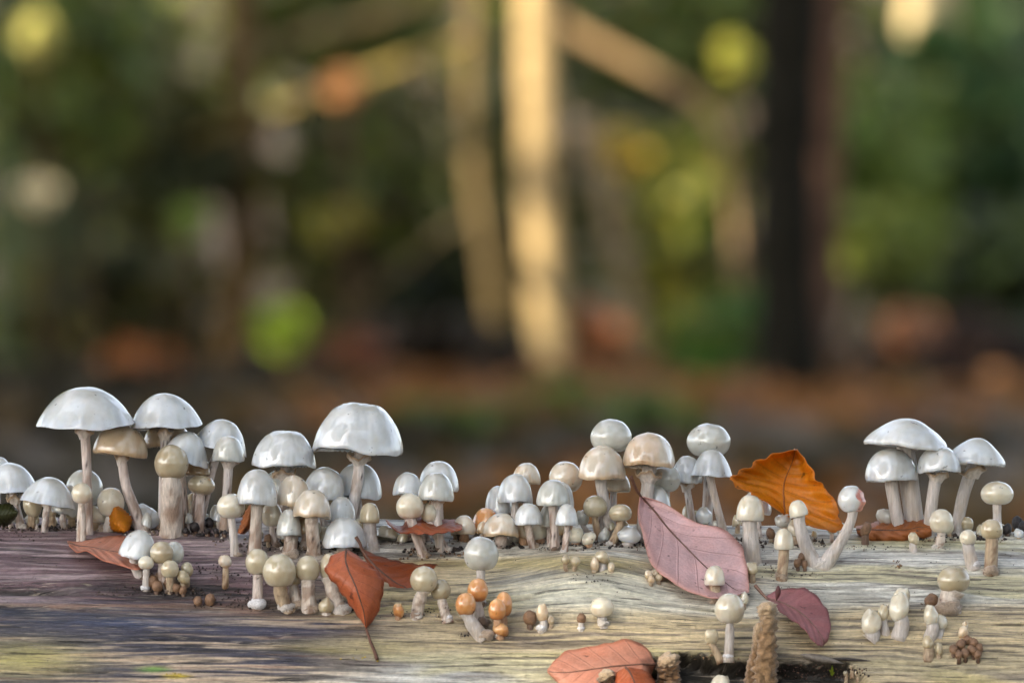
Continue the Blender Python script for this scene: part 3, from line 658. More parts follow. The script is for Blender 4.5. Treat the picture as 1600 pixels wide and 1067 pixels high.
# depth order: push overlapping caps apart along the line of sight
for q in SPECS:
    b = base_of(*q['base']); q['P'] = b; q['Y'] = float(b[1])
    s = K * q['Y']; q['a'] = (q['R'] - q['L']) * .5 * s; q['h'] = (q['B'] - q['T']) * .5 * s
    q['cx'] = (q['L'] + q['R']) / 2; q['cy'] = (q['T'] + q['B']) / 2; q['Y0'] = q['Y']
for it in range(70):
    for i in range(len(SPECS)):
        a = SPECS[i]
        for j in range(i + 1, len(SPECS)):
            b = SPECS[j]
            wx = (a['R'] - a['L'] + b['R'] - b['L']) / 2; wy = (a['B'] - a['T'] + b['B'] - b['T']) / 2
            u = ((a['cx'] - b['cx']) / wx) ** 2 + ((a['cy'] - b['cy']) / wy) ** 2
            if u >= 1: continue
            need = (a['a'] + b['a']) * math.sqrt(1 - u) * .85
            f, k = (a, b) if a['z'] >= b['z'] else (b, a)          # f in front
            gap = k['Y'] - f['Y']
            if gap < need:
                mv = (need - gap) * .25; f['Y'] -= mv; k['Y'] += mv
    for q in SPECS: q['Y'] = min(max(q['Y'], q['Y0'] - .030), q['Y0'] + .034)

def cap_mesh(q, seg, rng):
    outer, under = PROF[q['sh']]
    big = q['a'] > .005; seg = seg
    po = cr([(-outer[1][0], outer[1][1])] + list(outer), 2 * (20 if big else 11)); po = po[po[:, 0] > -1e-6]; pu = cr(under, 8 if big else 5)
    prof = np.vstack([po, pu]); prof[:, 0] = np.maximum(prof[:, 0], .0008)
    prof[0, 0] = .0008
    V, F = lathe(prof, seg)
    V[:, 2] -= .0
    ph = np.arctan2(V[:, 1], V[:, 0]); rr = np.hypot(V[:, 0], V[:, 1]); zz = V[:, 2].copy()
    p1, p2, p3 = rng.uniform(0, 6.28, 3); am = rng.uniform(.5, 1.2)
    V[:, :2] *= (1 + am * (.035 * np.sin(2 * ph + p1) + .02 * np.sin(3 * ph + p2) + .012 * np.sin(5 * ph + p3)) * np.minimum(rr * 1.5, 1))[:, None]
    open_ = q['sh'] in 'PFTD'
    if open_:
        V[:, 2] += am * (.035 * np.sin(2 * ph + p2) + .03 * np.sin(3 * ph + p3) + .018 * np.sin(7 * ph + p1)) * rr ** 4
    # soft dents
    nz = fbm(V[:, 0] * 2.2 + p1 * 5, V[:, 1] * 2.2 + V[:, 2] * 1.7 + p2 * 5, 60) - .5
    V[:, 2] += .06 * nz * sstep(.1, .4, zz)
    if q['kind'] == 'mushroom_bud':
        V *= (1 + .34 * (fbm(V[:, 0] * 1.5 + p1 * 3, V[:, 1] * 1.5 + V[:, 2] * 2 + p3 * 3, 68, 2) - .5))[:, None]; V[:, 0] *= rng.uniform(.88, 1.08); V[:, 2] += V[:, 0] * rng.uniform(-.2, .2); V[:, :2] *= (1 + .07 * (fbm(V[:, 0] * 1.8 + p3, V[:, 2] * 2.4 + V[:, 1] * 1.5 + p1, 64) - .5))[:, None]
    if q['sh'] == 'T':
        V[:, 2] += .05 * (fbm(V[:, 0] * 7, V[:, 1] * 7, 66) - .5) * sstep(.45, .8, zz)
    body, crown, marg, blo, amt = [lin(c) if i < 4 else c for i, c in enumerate(TONE[q['tone']])]
    c = np.broadcast_to(body, V.shape) * (1 - sstep(.55, 1, zz))[:, None] + crown * sstep(.55, 1, zz)[:, None]
    mf = (1 - sstep(.0, .3, zz)) * .8
    c = c * (1 - mf[:, None]) + marg * mf[:, None]
    bn = sstep(.5, .7, fbm(V[:, 0] * 1.6 + p2 * 7, V[:, 1] * 1.6 + V[:, 2] * 1.3 + p3 * 3, 70, 4)) * amt
    c = c * (1 - bn[:, None]) + blo * bn[:, None]
    if open_:                                    # gills showing through the thin margin
        stv = fbm(ph * 13 + p1, zz * .8 + p2, 79, 2); c = c * (1 - .20 * sstep(.45, .7, stv) * (1 - sstep(.1, .55, zz)))[:, None]
    if q['sh'] == 'T':
        c = c * (1 - .12 * (sstep(.5, .6, fbm(ph * 9, zz * 2.0, 77)) * sstep(.2, .5, zz) * (1 - sstep(.8, 1, zz)))[:, None])
    sp = (fbm(V[:, 0] * 9 + p1, V[:, 1] * 9 + V[:, 2] * 8 + p2, 72, 2) > .93)
    c = np.where(sp[:, None] & (rr > .3)[:, None], c * .55, c)
    c = c * rng.uniform(.95, 1.03)
    F.append(tuple(range(seg))[::-1]); n = len(prof); F.append(tuple((n - 1) * seg + j for j in range(seg)))
    F = [f[::-1] for f in F]
    return V, F, np.clip(c, 0, .92)
def foot_mesh(r, rng, col, rough=.22, seg=14, flat=.65):
    prof = [(math.sin(a) * 1.0 + .001, math.cos(a)) for a in np.linspace(0, math.pi, 10)]
    V, F = lathe(prof, seg); p = rng.uniform(0, 50)
    d = 1 + rough * 2 * (fbm(V[:, 0] * 2.3 + p, V[:, 1] * 2.3 + V[:, 2] * 2.0 + p, 80, 3) - .5) 
    V = V * d[:, None] * np.array([1, 1, flat]) * r
    c = np.broadcast_to(lin(col), V.shape) * (0.8 + .4 * fbm(V[:, 0] / r * 5 + p, V[:, 2] / r * 5, 82, 2))[:, None]
    F.append(tuple(range(seg))[::-1]); F.append(tuple(9 * seg + j for j in range(seg)))
    return V, [f[::-1] for f in F], c

for qi, q in enumerate(SPECS):
    rng = np.random.default_rng(100 + qi)
    Y = q['Y']; s = K * Y
    base = q['P']; root = empty(q['kind'], base)
    tag(root, q['label'], 'mushroom' if q['kind'] == 'mushroom' else 'mushroom bud', q['group'])
    seg = q['seg'] or (72 if q['a'] > .0055 else 40)
    # cap: local z up through the stem, rotated in the picture plane and a little about x
    V, F, c = cap_mesh(q, seg, rng)
    W = (q['R'] - q['L']) / 2 * s; H = (q['B'] - q['T']) * s
    V = V * np.array([W, W, H]) - np.array([0, 0, H / 2])
    V = V @ np.array(Matrix.Rotation(rng.uniform(0, 6.28), 3, 'Z')).T
    rot = np.array(Matrix.Rotation(math.radians(q['tilt'] + rng.uniform(-1, 1) * (9 if q['seg'] else 2)), 3, 'Y') @ Matrix.Rotation(math.radians(q['pitch'] + rng.uniform(-3, 3)), 3, 'X'))
    C = at(q['cx'], q['cy'], Y)
    V = V @ rot.T
    if q['gash']:
        x = V[:, 0] / W; zt = V[:, 2] / H
        g = sstep(.35, .6, x + .15 * np.sin(zt * 9)); 
        V[:, 0] -= W * .10 * g * (1 + np.sin(V[:, 2] / H * 17) + np.sin(V[:, 1] / W * 11)) * .5
        V[:, 2] -= H * .05 * g
        c = c * (1 - g[:, None]) + (lin((196, 124, 104)) * (.6 + .8 * fbm(V[:, 1] * 900, V[:, 2] * 900, 90))[:, None]) * g[:, None]
    cap = mesh('cap', V + C - base, F, M_CRUMB if q['tone'] in 'XK' else M_CAP, root, col=c)
    body = np.array(lin(TONE[q['tone']][0]))
    if q['sh'] in 'PFTD' and W > .0045:          # gills under the open caps
        sg = 96; ph = np.arange(sg) * 2 * math.pi / sg; gv = []
        for rr_, z0 in ((.93, .02), (.7, .08), (.45, .15), (.2, .18)):
            gv.append(np.stack([np.cos(ph) * rr_, np.sin(ph) * rr_, np.full(sg, z0) - .5 + .05 * (np.arange(sg) % 2 - 1) * (1 - abs(rr_ - .55))], 1))
        gv = np.vstack(gv) * np.array([W, W, H]); gv = gv @ rot.T
        gf = [(k * sg + j, k * sg + (j + 1) % sg, (k + 1) * sg + (j + 1) % sg, (k + 1) * sg + j) for k in range(3) for j in range(sg)]
        mesh('gills', gv + C - base, gf, M_STEM, cap, col=np.broadcast_to(body * .86, gv.shape), smooth=False)
    # stem
    top = C + rot @ np.array([0, 0, -H * (.5 if q['sh'] in 'BE' else .34)]) + rot @ np.array([0, 0, H * .12])
    bot = base + np.array([0, 0, -.0022])
    y0, y1 = q['cy'], q['base'][1]
    pts = [top]
    if not q['mids']:
        pts.append(C + rot @ np.array([0, 0, -H * .7]))
    for (mx_, my_) in q['mids']:
        f = np.clip((my_ - y0) / max(y1 - y0, 1), 0, 1); pts.append(at(mx_, my_, Y * (1 - f) + q['Y0'] * f))
    pts.append(bot)
    if pts[-2][2] < bot[2] + .001: pts.pop(-2)
    small = q['seg'] is not None
    path = cr(pts, 8 if small else 22); tt = np.linspace(0, 1, len(path))
    r0, r1 = q['sw'][0] / 2 * s * .92, q['sw'][1] / 2 * s * .95
    rad = r0 + (r1 - r0) * tt ** 1.5 + (0 if small else r0 * .12) * (np.sin(tt * 9 + qi) * .4 + np.sin(tt * 17 + qi * 2) * .25)
    rad = rad + r1 * .16 * sstep(.86, 1, tt)
    if q['veil']:                                # flaring veil where the stem meets the cap
        rad = rad + (q['veil'] / 2 * s - r0) * (1 - sstep(.02, .34, tt)) ** 1.6 * (tt > -.1)
    if q['sh'] in 'BE' and not small: rad = rad + r0 * .25 * (1 - sstep(0, .2, tt))
    sg = 10 if small else 16
    V, F = tube(path, rad, sg, True, .05, qi)
    cu, cl = lin(STEM[q['st']][0]), lin(STEM[q['st']][1])
    tv = np.repeat(tt, sg); ph = np.tile(np.arange(sg), len(tt))
    dirt = sstep(.5, .68, fbm(tv * 9 + qi * 3, ph * .55, 91 + qi, 3) + .22 * (tv - .5)) * (.25 + .75 * tv)
    c = cu * (1 - dirt[:, None]) + cl * dirt[:, None]
    if q['st'] in 'dfw':
        dk = (fbm(tv * 14 + qi, ph * .7, 95 + qi, 2) > .80) & (tv > .35)
        c = np.where(dk[:, None], lin((62, 44, 38)), c)
    mesh('stem', V - base, F, M_STEM, root, col=np.clip(c * rng.uniform(.93, 1.04), 0, .9))
    if q['ring']:                                # skirt round the stem
        ry, rw = q['ring']; f = np.clip((ry - y0) / max(y1 - y0, 1), 0, 1)
        zt = at(0, ry, Y)[2]; k = int(np.argmin(np.abs(path[:, 2] - zt))); pc = path[k]
        rw_ = rw / 2 * s; ri = rad[k] * .96
        prof = cr([(ri, .0004), (ri + (rw_ - ri) * .5, .0006), (rw_, .0011), (rw_ * .98, .0004), (ri + (rw_ - ri) * .4, -.0011), (ri * .98, -.0034)], 12)
        V, F = lathe(prof, 28); ph = np.arctan2(V[:, 1], V[:, 0]); g = np.hypot(V[:, 0], V[:, 1]) / rw_
        V[:, 2] += .0011 * np.sin(3 * ph + qi) * g ** 2 + .0005 * np.sin(8 * ph + qi * 3) * g ** 3
        V = V @ np.array(Matrix.Rotation(math.radians(rng.uniform(-9, 9)), 3, 'Y')).T
        edge = sstep(.75, 1, g)
        c = lin((220, 210, 200)) * (1 - edge[:, None]) + lin((176, 150, 122)) * edge[:, None]
        mesh('ring', V + pc - base, F, M_STEM, root, col=c)
    if not q['foot'] and q['kind'] == 'mushroom':   # ragged collar of rot and mycelium where the stem leaves the wood
        k = rng.uniform(0, 1); V, F, c = foot_mesh(r1 * rng.uniform(1.05, 1.22), rng, (206, 198, 190) if k > .55 else ((166, 146, 126) if k > .2 else (104, 84, 68)), .6, 14, .75)
        mesh('foot', V + np.array([rng.uniform(-.3, .3) * r1, rng.uniform(-.2, 0) * r1, 0]), F, M_FUZZ, root, col=np.clip(c, 0, .8))
    if q['foot']:                                # white mycelium swelling at the base
        V, F, c = foot_mesh(q['foot'] * s, rng, (222, 220, 222))
        mesh('foot', V + np.array([0, 0, q['foot'] * s * .18]), F, M_FUZZ, root, col=np.clip(c, 0, .85))

# withered brown fuzzy stalks at the broken edge
def stalk(pts, w0, w1, label, col, fuzzy=.25):
    b = base_of(*pts[-1]); Y = b[1]; s = K * Y
    root = empty('withered_stalk', b); tag(root, label, 'dead stalk', 'withered stalks and stumps at the broken wood edge')
    P = [at(x, y, Y - .004 * (1 - i / (len(pts) - 1))) for i, (x, y) in enumerate(pts)]; P[-1] = b - np.array([0, 0, .003])
    path = cr(P, 60); tt = np.linspace(0, 1, 60); rad = (w0 + (w1 - w0) * tt) / 2 * s
    rad = rad * (1 + .08 * np.sin(tt * 9 + w0)); rad *= np.sqrt(np.clip(.08 + .92 * sstep(-.02, .09, tt), 0, 1))
    V, F = tube(path, rad, 26)
    p = np.repeat(path, 26, 0); d = V - p; a = np.arctan2(d[:, 1], d[:, 0])
    k = 1 + fuzzy * 2.4 * (fbm(a * 4 + w0, V[:, 2] * 700, 130, 3) - .5) + fuzzy * 1.1 * (RNG.random(len(V)) - .5)
    V = p + d * k[:, None]
    c = lin(col) * (.3 + 1.3 * fbm(a * 3, V[:, 2] * 700, 133, 3) + .35 * (RNG.random(len(V)) - .5))[:, None]
    pale = sstep(.6, 0, np.repeat(tt, 26)) * .0 + (1 - sstep(.05, .45, np.repeat(tt, 26))) * .55
    c = c * (1 - pale[:, None]) + lin((214, 188, 152)) * pale[:, None]
    mesh('stalk', V - b, F, M_FUZZ, root, col=np.clip(c, 0, .8))
stalk([(1196, 940), (1200, 965), (1197, 1010), (1194, 1066), (1193, 1090)], 27, 36, 'thick mealy brown withered stalk standing at the broken wood edge', (150, 118, 82), .34)
stalk([(1186, 972), (1182, 1010), (1174, 1050), (1168, 1086)], 14, 17, 'thin withered stalk leaning against the thick mealy one', (144, 112, 78), .34)
stalk([(1043, 1026), (1044, 1040), (1045, 1078)], 24, 40, 'short fuzzy brown stump beside the salmon pink leaf', (140, 104, 68), .4)
stalk([(948, 1050), (948, 1062), (948, 1082)], 22, 28, 'small dark fuzzy stump in front of the salmon pink leaf', (120, 90, 58), .4)

# ------------------------------------------------------------------ fallen leaves
def leaf(name, label, st, material, mode, petiole=None, curl=0.0, pcol=(96, 62, 46), wave=.0003, thick=.00028, nu=14, nv=34, rib=True, jag=.06):
    """st: rows of (L, M, R) photo points; mode gives each point its own place in depth"""
    A = np.array([[*l, *m_, *r_] for (l, m_, r_) in st], float)
    G = cr(A, nv); V = np.zeros((nv, nu + 1, 3)); UV = np.zeros((nv, nu + 1, 2))
    for i in range(nv):
        v = i / (nv - 1)
        l, c, r_ = G[i, 0:2], G[i, 2:4], G[i, 4:6]
        for j in range(nu + 1):
            u = -1 + 2 * j / nu
            p = c + (l - c) * (-u) if u < 0 else c + (r_ - c) * u
            p = c + (p - c) * (1 + jag * (vnoise(np.array(v * 17.0 + (9 if u > 0 else 0)), np.array(len(label) * 1.7)) - .5) * abs(u) ** 3)
            V[i, j] = mode(p[0], p[1], u, v); UV[i, j] = (u, v)
    # pleats between the side veins
    du = np.gradient(V, axis=1); dv = np.gradient(V, axis=0); N = np.cross(du, dv); N /= np.linalg.norm(N, axis=2)[..., None] + 1e-12
    fr = UV[..., 1] * 7.5 - np.abs(UV[..., 0]) ** .8 * 1.9 + np.where(UV[..., 0] > 0, .45, 0)
    env = np.sin(np.clip(UV[..., 1], 0, 1) * math.pi) * np.minimum(np.abs(UV[..., 0]) * 3, 1)
    h = wave * np.cos(fr * 6.2832) * env
    h = h + wave * 2.2 * (fbm(UV[..., 0] * 2.4 + len(label), UV[..., 1] * 4.2, 140 + len(label), 3) - .5)
    V = V + N * h[..., None]
    org = V[nv // 2, nu // 2].copy(); nn = nu + 1
    F = [(i * nn + j, i * nn + j + 1, (i + 1) * nn + j + 1, (i + 1) * nn + j) for i in range(nv - 1) for j in range(nu)]
    root = empty(name, org); tag(root, label, 'leaf', 'fallen beech leaves on the log')
    b = mesh('blade', V.reshape(-1, 3) - org, F, material, root, uv=UV.reshape(-1, 2))
    so_ = b.modifiers.new('thickness', 'SOLIDIFY'); so_.thickness = thick; so_.offset = 0
    if rib:
        mid = V[:, nu // 2] ; rr_ = np.linspace(.00055, .00018, nv)
        tv, tf = tube(mid[:-1], rr_[:-1], 6); mesh('midrib', tv - org, tf, M_CRUMB, root, col=np.broadcast_to(lin(pcol), tv.shape))
    if petiole:
        pts = [V[0, nu // 2]] if petiole[0] == 'start' else [V[-1, nu // 2]]
        Yp = pts[0][1]; e = petiole[2]; k_ = len(petiole[1])
        for i, (x, y) in enumerate(petiole[1]): pts.append(at(x, y, Yp + e * (i + 1) / k_))
        tv, tf = tube(cr(pts, 14), np.linspace(.00055, .0008, 14), 7)
        mesh('petiole', tv - org, tf, M_CRUMB, root, col=np.broadcast_to(lin(pcol), tv.shape))
    return root
def plane(ax, ay, off=0, bx=0, by=0, bend=0, vb=0):
    h = base_of(ax, ay); Y0 = h[1] + off
    def f(px, py, u, v): return at(px, py, Y0 + bx * (px - ax) + by * (py - ay) + bend * (u * u) + vb * math.sin(v * math.pi))
    return f
def onlog(lL, lM, lR, add=0):
    def f(px, py, u, v):
        h = base_of(px, min(py, 1100)); l = lM + (lL - lM) * max(-u, 0) ** 1.5 + (lR - lM) * max(u, 0) ** 1.5
        return at(px, py, h[1] - l - add * math.sin(v * math.pi))
    return f
ML_PINK = leaf_mat('leaf_pink', (212, 176, 178), (204, 140, 118), (168, 120, 114), .25, .25, .36)
ML_ORANGE = leaf_mat('leaf_orange', (228, 146, 22), (212, 120, 30), (150, 84, 22), .5, .4)
ML_PURP = leaf_mat('leaf_purple', (168, 110, 112), (134, 74, 72), (170, 116, 116), .4)
ML_SALM = leaf_mat('leaf_salmon', (206, 144, 120), (196, 112, 78), (140, 88, 72), .4)
ML_RED = leaf_mat('leaf_red_orange', (198, 108, 66), (160, 70, 40), (138, 62, 38), .5)
ML_BRN = leaf_mat('leaf_brown', (164, 82, 40), (132, 58, 28), (104, 50, 28), .5)
ML_RUST = leaf_mat('leaf_rust', (184, 112, 60), (160, 86, 42), (120, 66, 36), .5)
ML_GRN = leaf_mat('leaf_dark_green', (58, 62, 26), (40, 40, 20), (70, 72, 40), .6)
leaf('beech_leaf', 'large pinkish beech leaf lying over the crest of the log',
     [((1000, 776), (1002, 776), (1004, 775)), ((997, 806), (1022, 798), (1040, 787)), ((1007, 845), (1045, 827), (1085, 815)), ((1021, 884), (1075, 858), (1128, 825)),
      ((1055, 912), (1105, 888), (1158, 852)), ((1092, 929), (1130, 908), (1167, 885)), ((1125, 935), (1148, 921), (1170, 912)), ((1166, 926), (1168, 926), (1170, 925))],
     ML_PINK, plane(1110, 932, -.006, .00003, -.00036, -.004), ('start', [(993, 762), (986, 744)], -.004), wave=.00018)
leaf('beech_leaf', 'bright orange leaf standing upright behind the thimble-capped mushroom',
     [((1222, 802), (1226, 804), (1232, 806)), ((1188, 780), (1225, 785), (1272, 824)), ((1160, 763), (1224, 765), (1309, 833)), ((1143, 748), (1226, 752), (1312, 806)),
      ((1160, 737), (1231, 738), (1297, 772)), ((1182, 722), (1237, 724), (1276, 748)), ((1208, 710), (1241, 711), (1263, 724)), ((1241, 702), (1243, 701), (1246, 703))],
     ML_ORANGE, plane(1270, 846, 0, .00004, -.0001, -.012), wave=.0009, pcol=(150, 84, 24), jag=.16, nv=44)
leaf('beech_leaf', 'dusky purple leaf lying beside the withered stalks',
     [((1196, 932), (1198, 934), (1200, 936)), ((1217, 921), (1212, 938), (1210, 943)), ((1240, 919), (1230, 945), (1221, 957)), ((1262, 921), (1250, 957), (1243, 971)),
      ((1284, 940), (1268, 973), (1258, 984)), ((1297, 966), (1281, 990), (1272, 1003)), ((1295, 995), (1287, 1003), (1281, 1008)), ((1286, 1008), (1285, 1009), (1284, 1009))],
     ML_PURP, onlog(.003, .005, .012, .006), ('start', [(1190, 926), (1180, 914)], .004), pcol=(120, 88, 74))
leaf('beech_leaf', 'salmon pink leaf lying on the lower front of the log',
     [((1023, 1035), (1024, 1037), (1023, 1039)), ((1010, 1012), (1000, 1038), (1012, 1062)), ((982, 999), (970, 1040), (985, 1078)), ((950, 1004), (940, 1043), (945, 1086)),
      ((920, 1011), (912, 1047), (915, 1088)), ((885, 1017), (888, 1050), (892, 1082)), ((866, 1033), (868, 1050), (874, 1068)), ((856, 1045), (855, 1048), (857, 1051))],
     ML_SALM, onlog(.002, .006, .003, .003))
leaf('beech_leaf', 'small folded orange leaf on top of the salmon pink leaf',
     [((963, 1050), (977, 1042), (985, 1043)), ((962, 1065), (985, 1052), (1008, 1048)), ((970, 1085), (992, 1068), (1022, 1062)), ((985, 1095), (1000, 1090), (1028, 1080))],
     ML_RED, onlog(.010, .016, .010), nv=20)
leaf('beech_leaf', 'red-orange curled leaf hanging down by its stalk from the row of balls',
     [((538, 860), (541, 859), (545, 860)), ((519, 868), (540, 876), (562, 870)), ((509, 892), (546, 895), (585, 888)), ((524, 911), (555, 915), (598, 904)),
      ((542, 937), (563, 938), (598, 928)), ((556, 957), (569, 958), (588, 961)), ((572, 980), (572, 981), (573, 980))],
     ML_RED, plane(572, 984, -.004, 0, -.00010, .007, -.008), ('end', [(578, 1000), (585, 1017), (589, 1029)], -.012), wave=.0005)
leaf('beech_leaf', 'russet folded leaf behind the red-orange hanging leaf',
     [((566, 857), (566, 860), (566, 863)), ((590, 868), (580, 878), (580, 890)), ((625, 877), (598, 895), (590, 915)), ((660, 880), (618, 910), (600, 930)),
      ((688, 881), (634, 918), (620, 938)), ((675, 903), (643, 926), (634, 938))],
     ML_BRN, plane(620, 940, .004, 0, -.00022, .014), ('start', [(562, 848), (556, 838)], 0))
leaf('beech_leaf', 'brown leaf seen edge-on, resting across three short stems',
     [((603, 811), (604, 814), (606, 818)), ((625, 822), (622, 829), (625, 833)), ((640, 809), (640, 822), (640, 834)), ((657, 806), (658, 820), (660, 834)),
      ((678, 815), (678, 826), (680, 834)), ((702, 811), (700, 823), (700, 832)), ((718, 815), (715, 823), (710, 830)), ((722, 820), (722, 823), (722, 826))],
     ML_BRN, (lambda Y0: (lambda px, py, u, v: at(px, py, Y0 - .016 * u + .004 * math.sin(v * 9))))(base_of(675, 850)[1] - .012), wave=.0004, rib=False)
leaf('beech_leaf', 'flat pale orange leaf beside the front clump and slim mottled stem',
     [((105, 845), (107, 848), (108, 852)), ((125, 846), (122, 853), (120, 863)), ((145, 842), (143, 855), (136, 861)), ((165, 838), (168, 860), (160, 875)),
      ((190, 837), (192, 864), (188, 883)), ((215, 845), (215, 868), (212, 890)), ((236, 862), (234, 874), (232, 884))],
     ML_SALM, onlog(.004, .007, .012, .004), wave=.00008, jag=.03)
leaf('beech_leaf', 'brown curled leaf lying at the feet of the widest flat parasol',
     [((1337, 822), (1338, 827), (1340, 832)), ((1362, 817), (1358, 828), (1352, 841)), ((1390, 811), (1390, 828), (1375, 848)), ((1416, 804), (1420, 826), (1415, 846)),
      ((1440, 804), (1440, 822), (1438, 843)), ((1456, 815), (1456, 826), (1455, 837))],
     ML_RUST, plane(1400, 852, -.002, 0, -.0005, .01, .0), wave=.0006)
leaf('beech_leaf', 'small orange leaf scrap behind the curving bare stem',
     [((176, 796), (180, 792), (186, 790)), ((170, 812), (182, 808), (198, 800)), ((176, 828), (190, 824), (206, 812)), ((192, 832), (197, 830), (202, 828))],
     ML_ORANGE, plane(190, 838, 0, 0, 0, .006), nv=16, rib=False)
leaf('beech_leaf', 'orange leaf scrap wedged under the white bell mushroom',
     [((396, 782), (398, 781), (400, 782)), ((384, 798), (392, 798), (401, 798)), ((376, 818), (386, 818), (398, 815)), ((371, 832), (375, 834), (382, 834))],
     ML_RUST, plane(384, 852, .004, 0, 0, .005), nv=16, rib=False)
leaf('beech_leaf', 'dark green leaf scrap at the end of the troop',
     [((-16, 792), (-14, 800), (-16, 822)), ((-2, 788), (0, 804), (0, 822)), ((14, 786), (16, 802), (14, 820)), ((27, 796), (28, 801), (26, 806))],
     ML_GRN, plane(10, 832, 0, 0, 0, .006), nv=16, rib=False)
# pointed bud scale and a twig
def spindle(name, label, cat, a, b, w, col, lift=.004):
    h = base_of(*b); Y = h[1] - lift; P = [at(*a, Y), at((a[0] + b[0]) / 2 + 1, (a[1] + b[1]) / 2, Y), at(*b, Y)]
    path = cr(P, 12); tt = np.linspace(0, 1, 12); V, F = tube(path, w / 2 * K * Y * (np.sin(tt ** .8 * math.pi) * .95 + .06), 10)
    o = mesh(name, V - h, F, M_CRUMB, col=np.broadcast_to(lin(col), V.shape)); o.location = h; tag(o, label, cat); return o
spindle('leaf_bud', 'pointed dark red bud lying on the dusky purple leaf', 'bud', (1216, 914), (1213, 938), 9, (84, 40, 40), .010)
spindle('twig', 'thin dark twig poking up beside the low pure white dome', 'twig', (557, 837), (568, 862), 3.5, (50, 34, 30), .012)
spindle('wood_splinter', 'grey wood splinter lifting from the broken edge by the withered stalks', 'splinter', (1250, 1022), (1318, 1036), 12, (120, 112, 104), .003)
spindle('wood_splinter', 'long thin black splinter lying on bare wood beyond the splintered edge', 'splinter', (1300, 1028), (1362, 1032), 5, (50, 42, 40), .001)

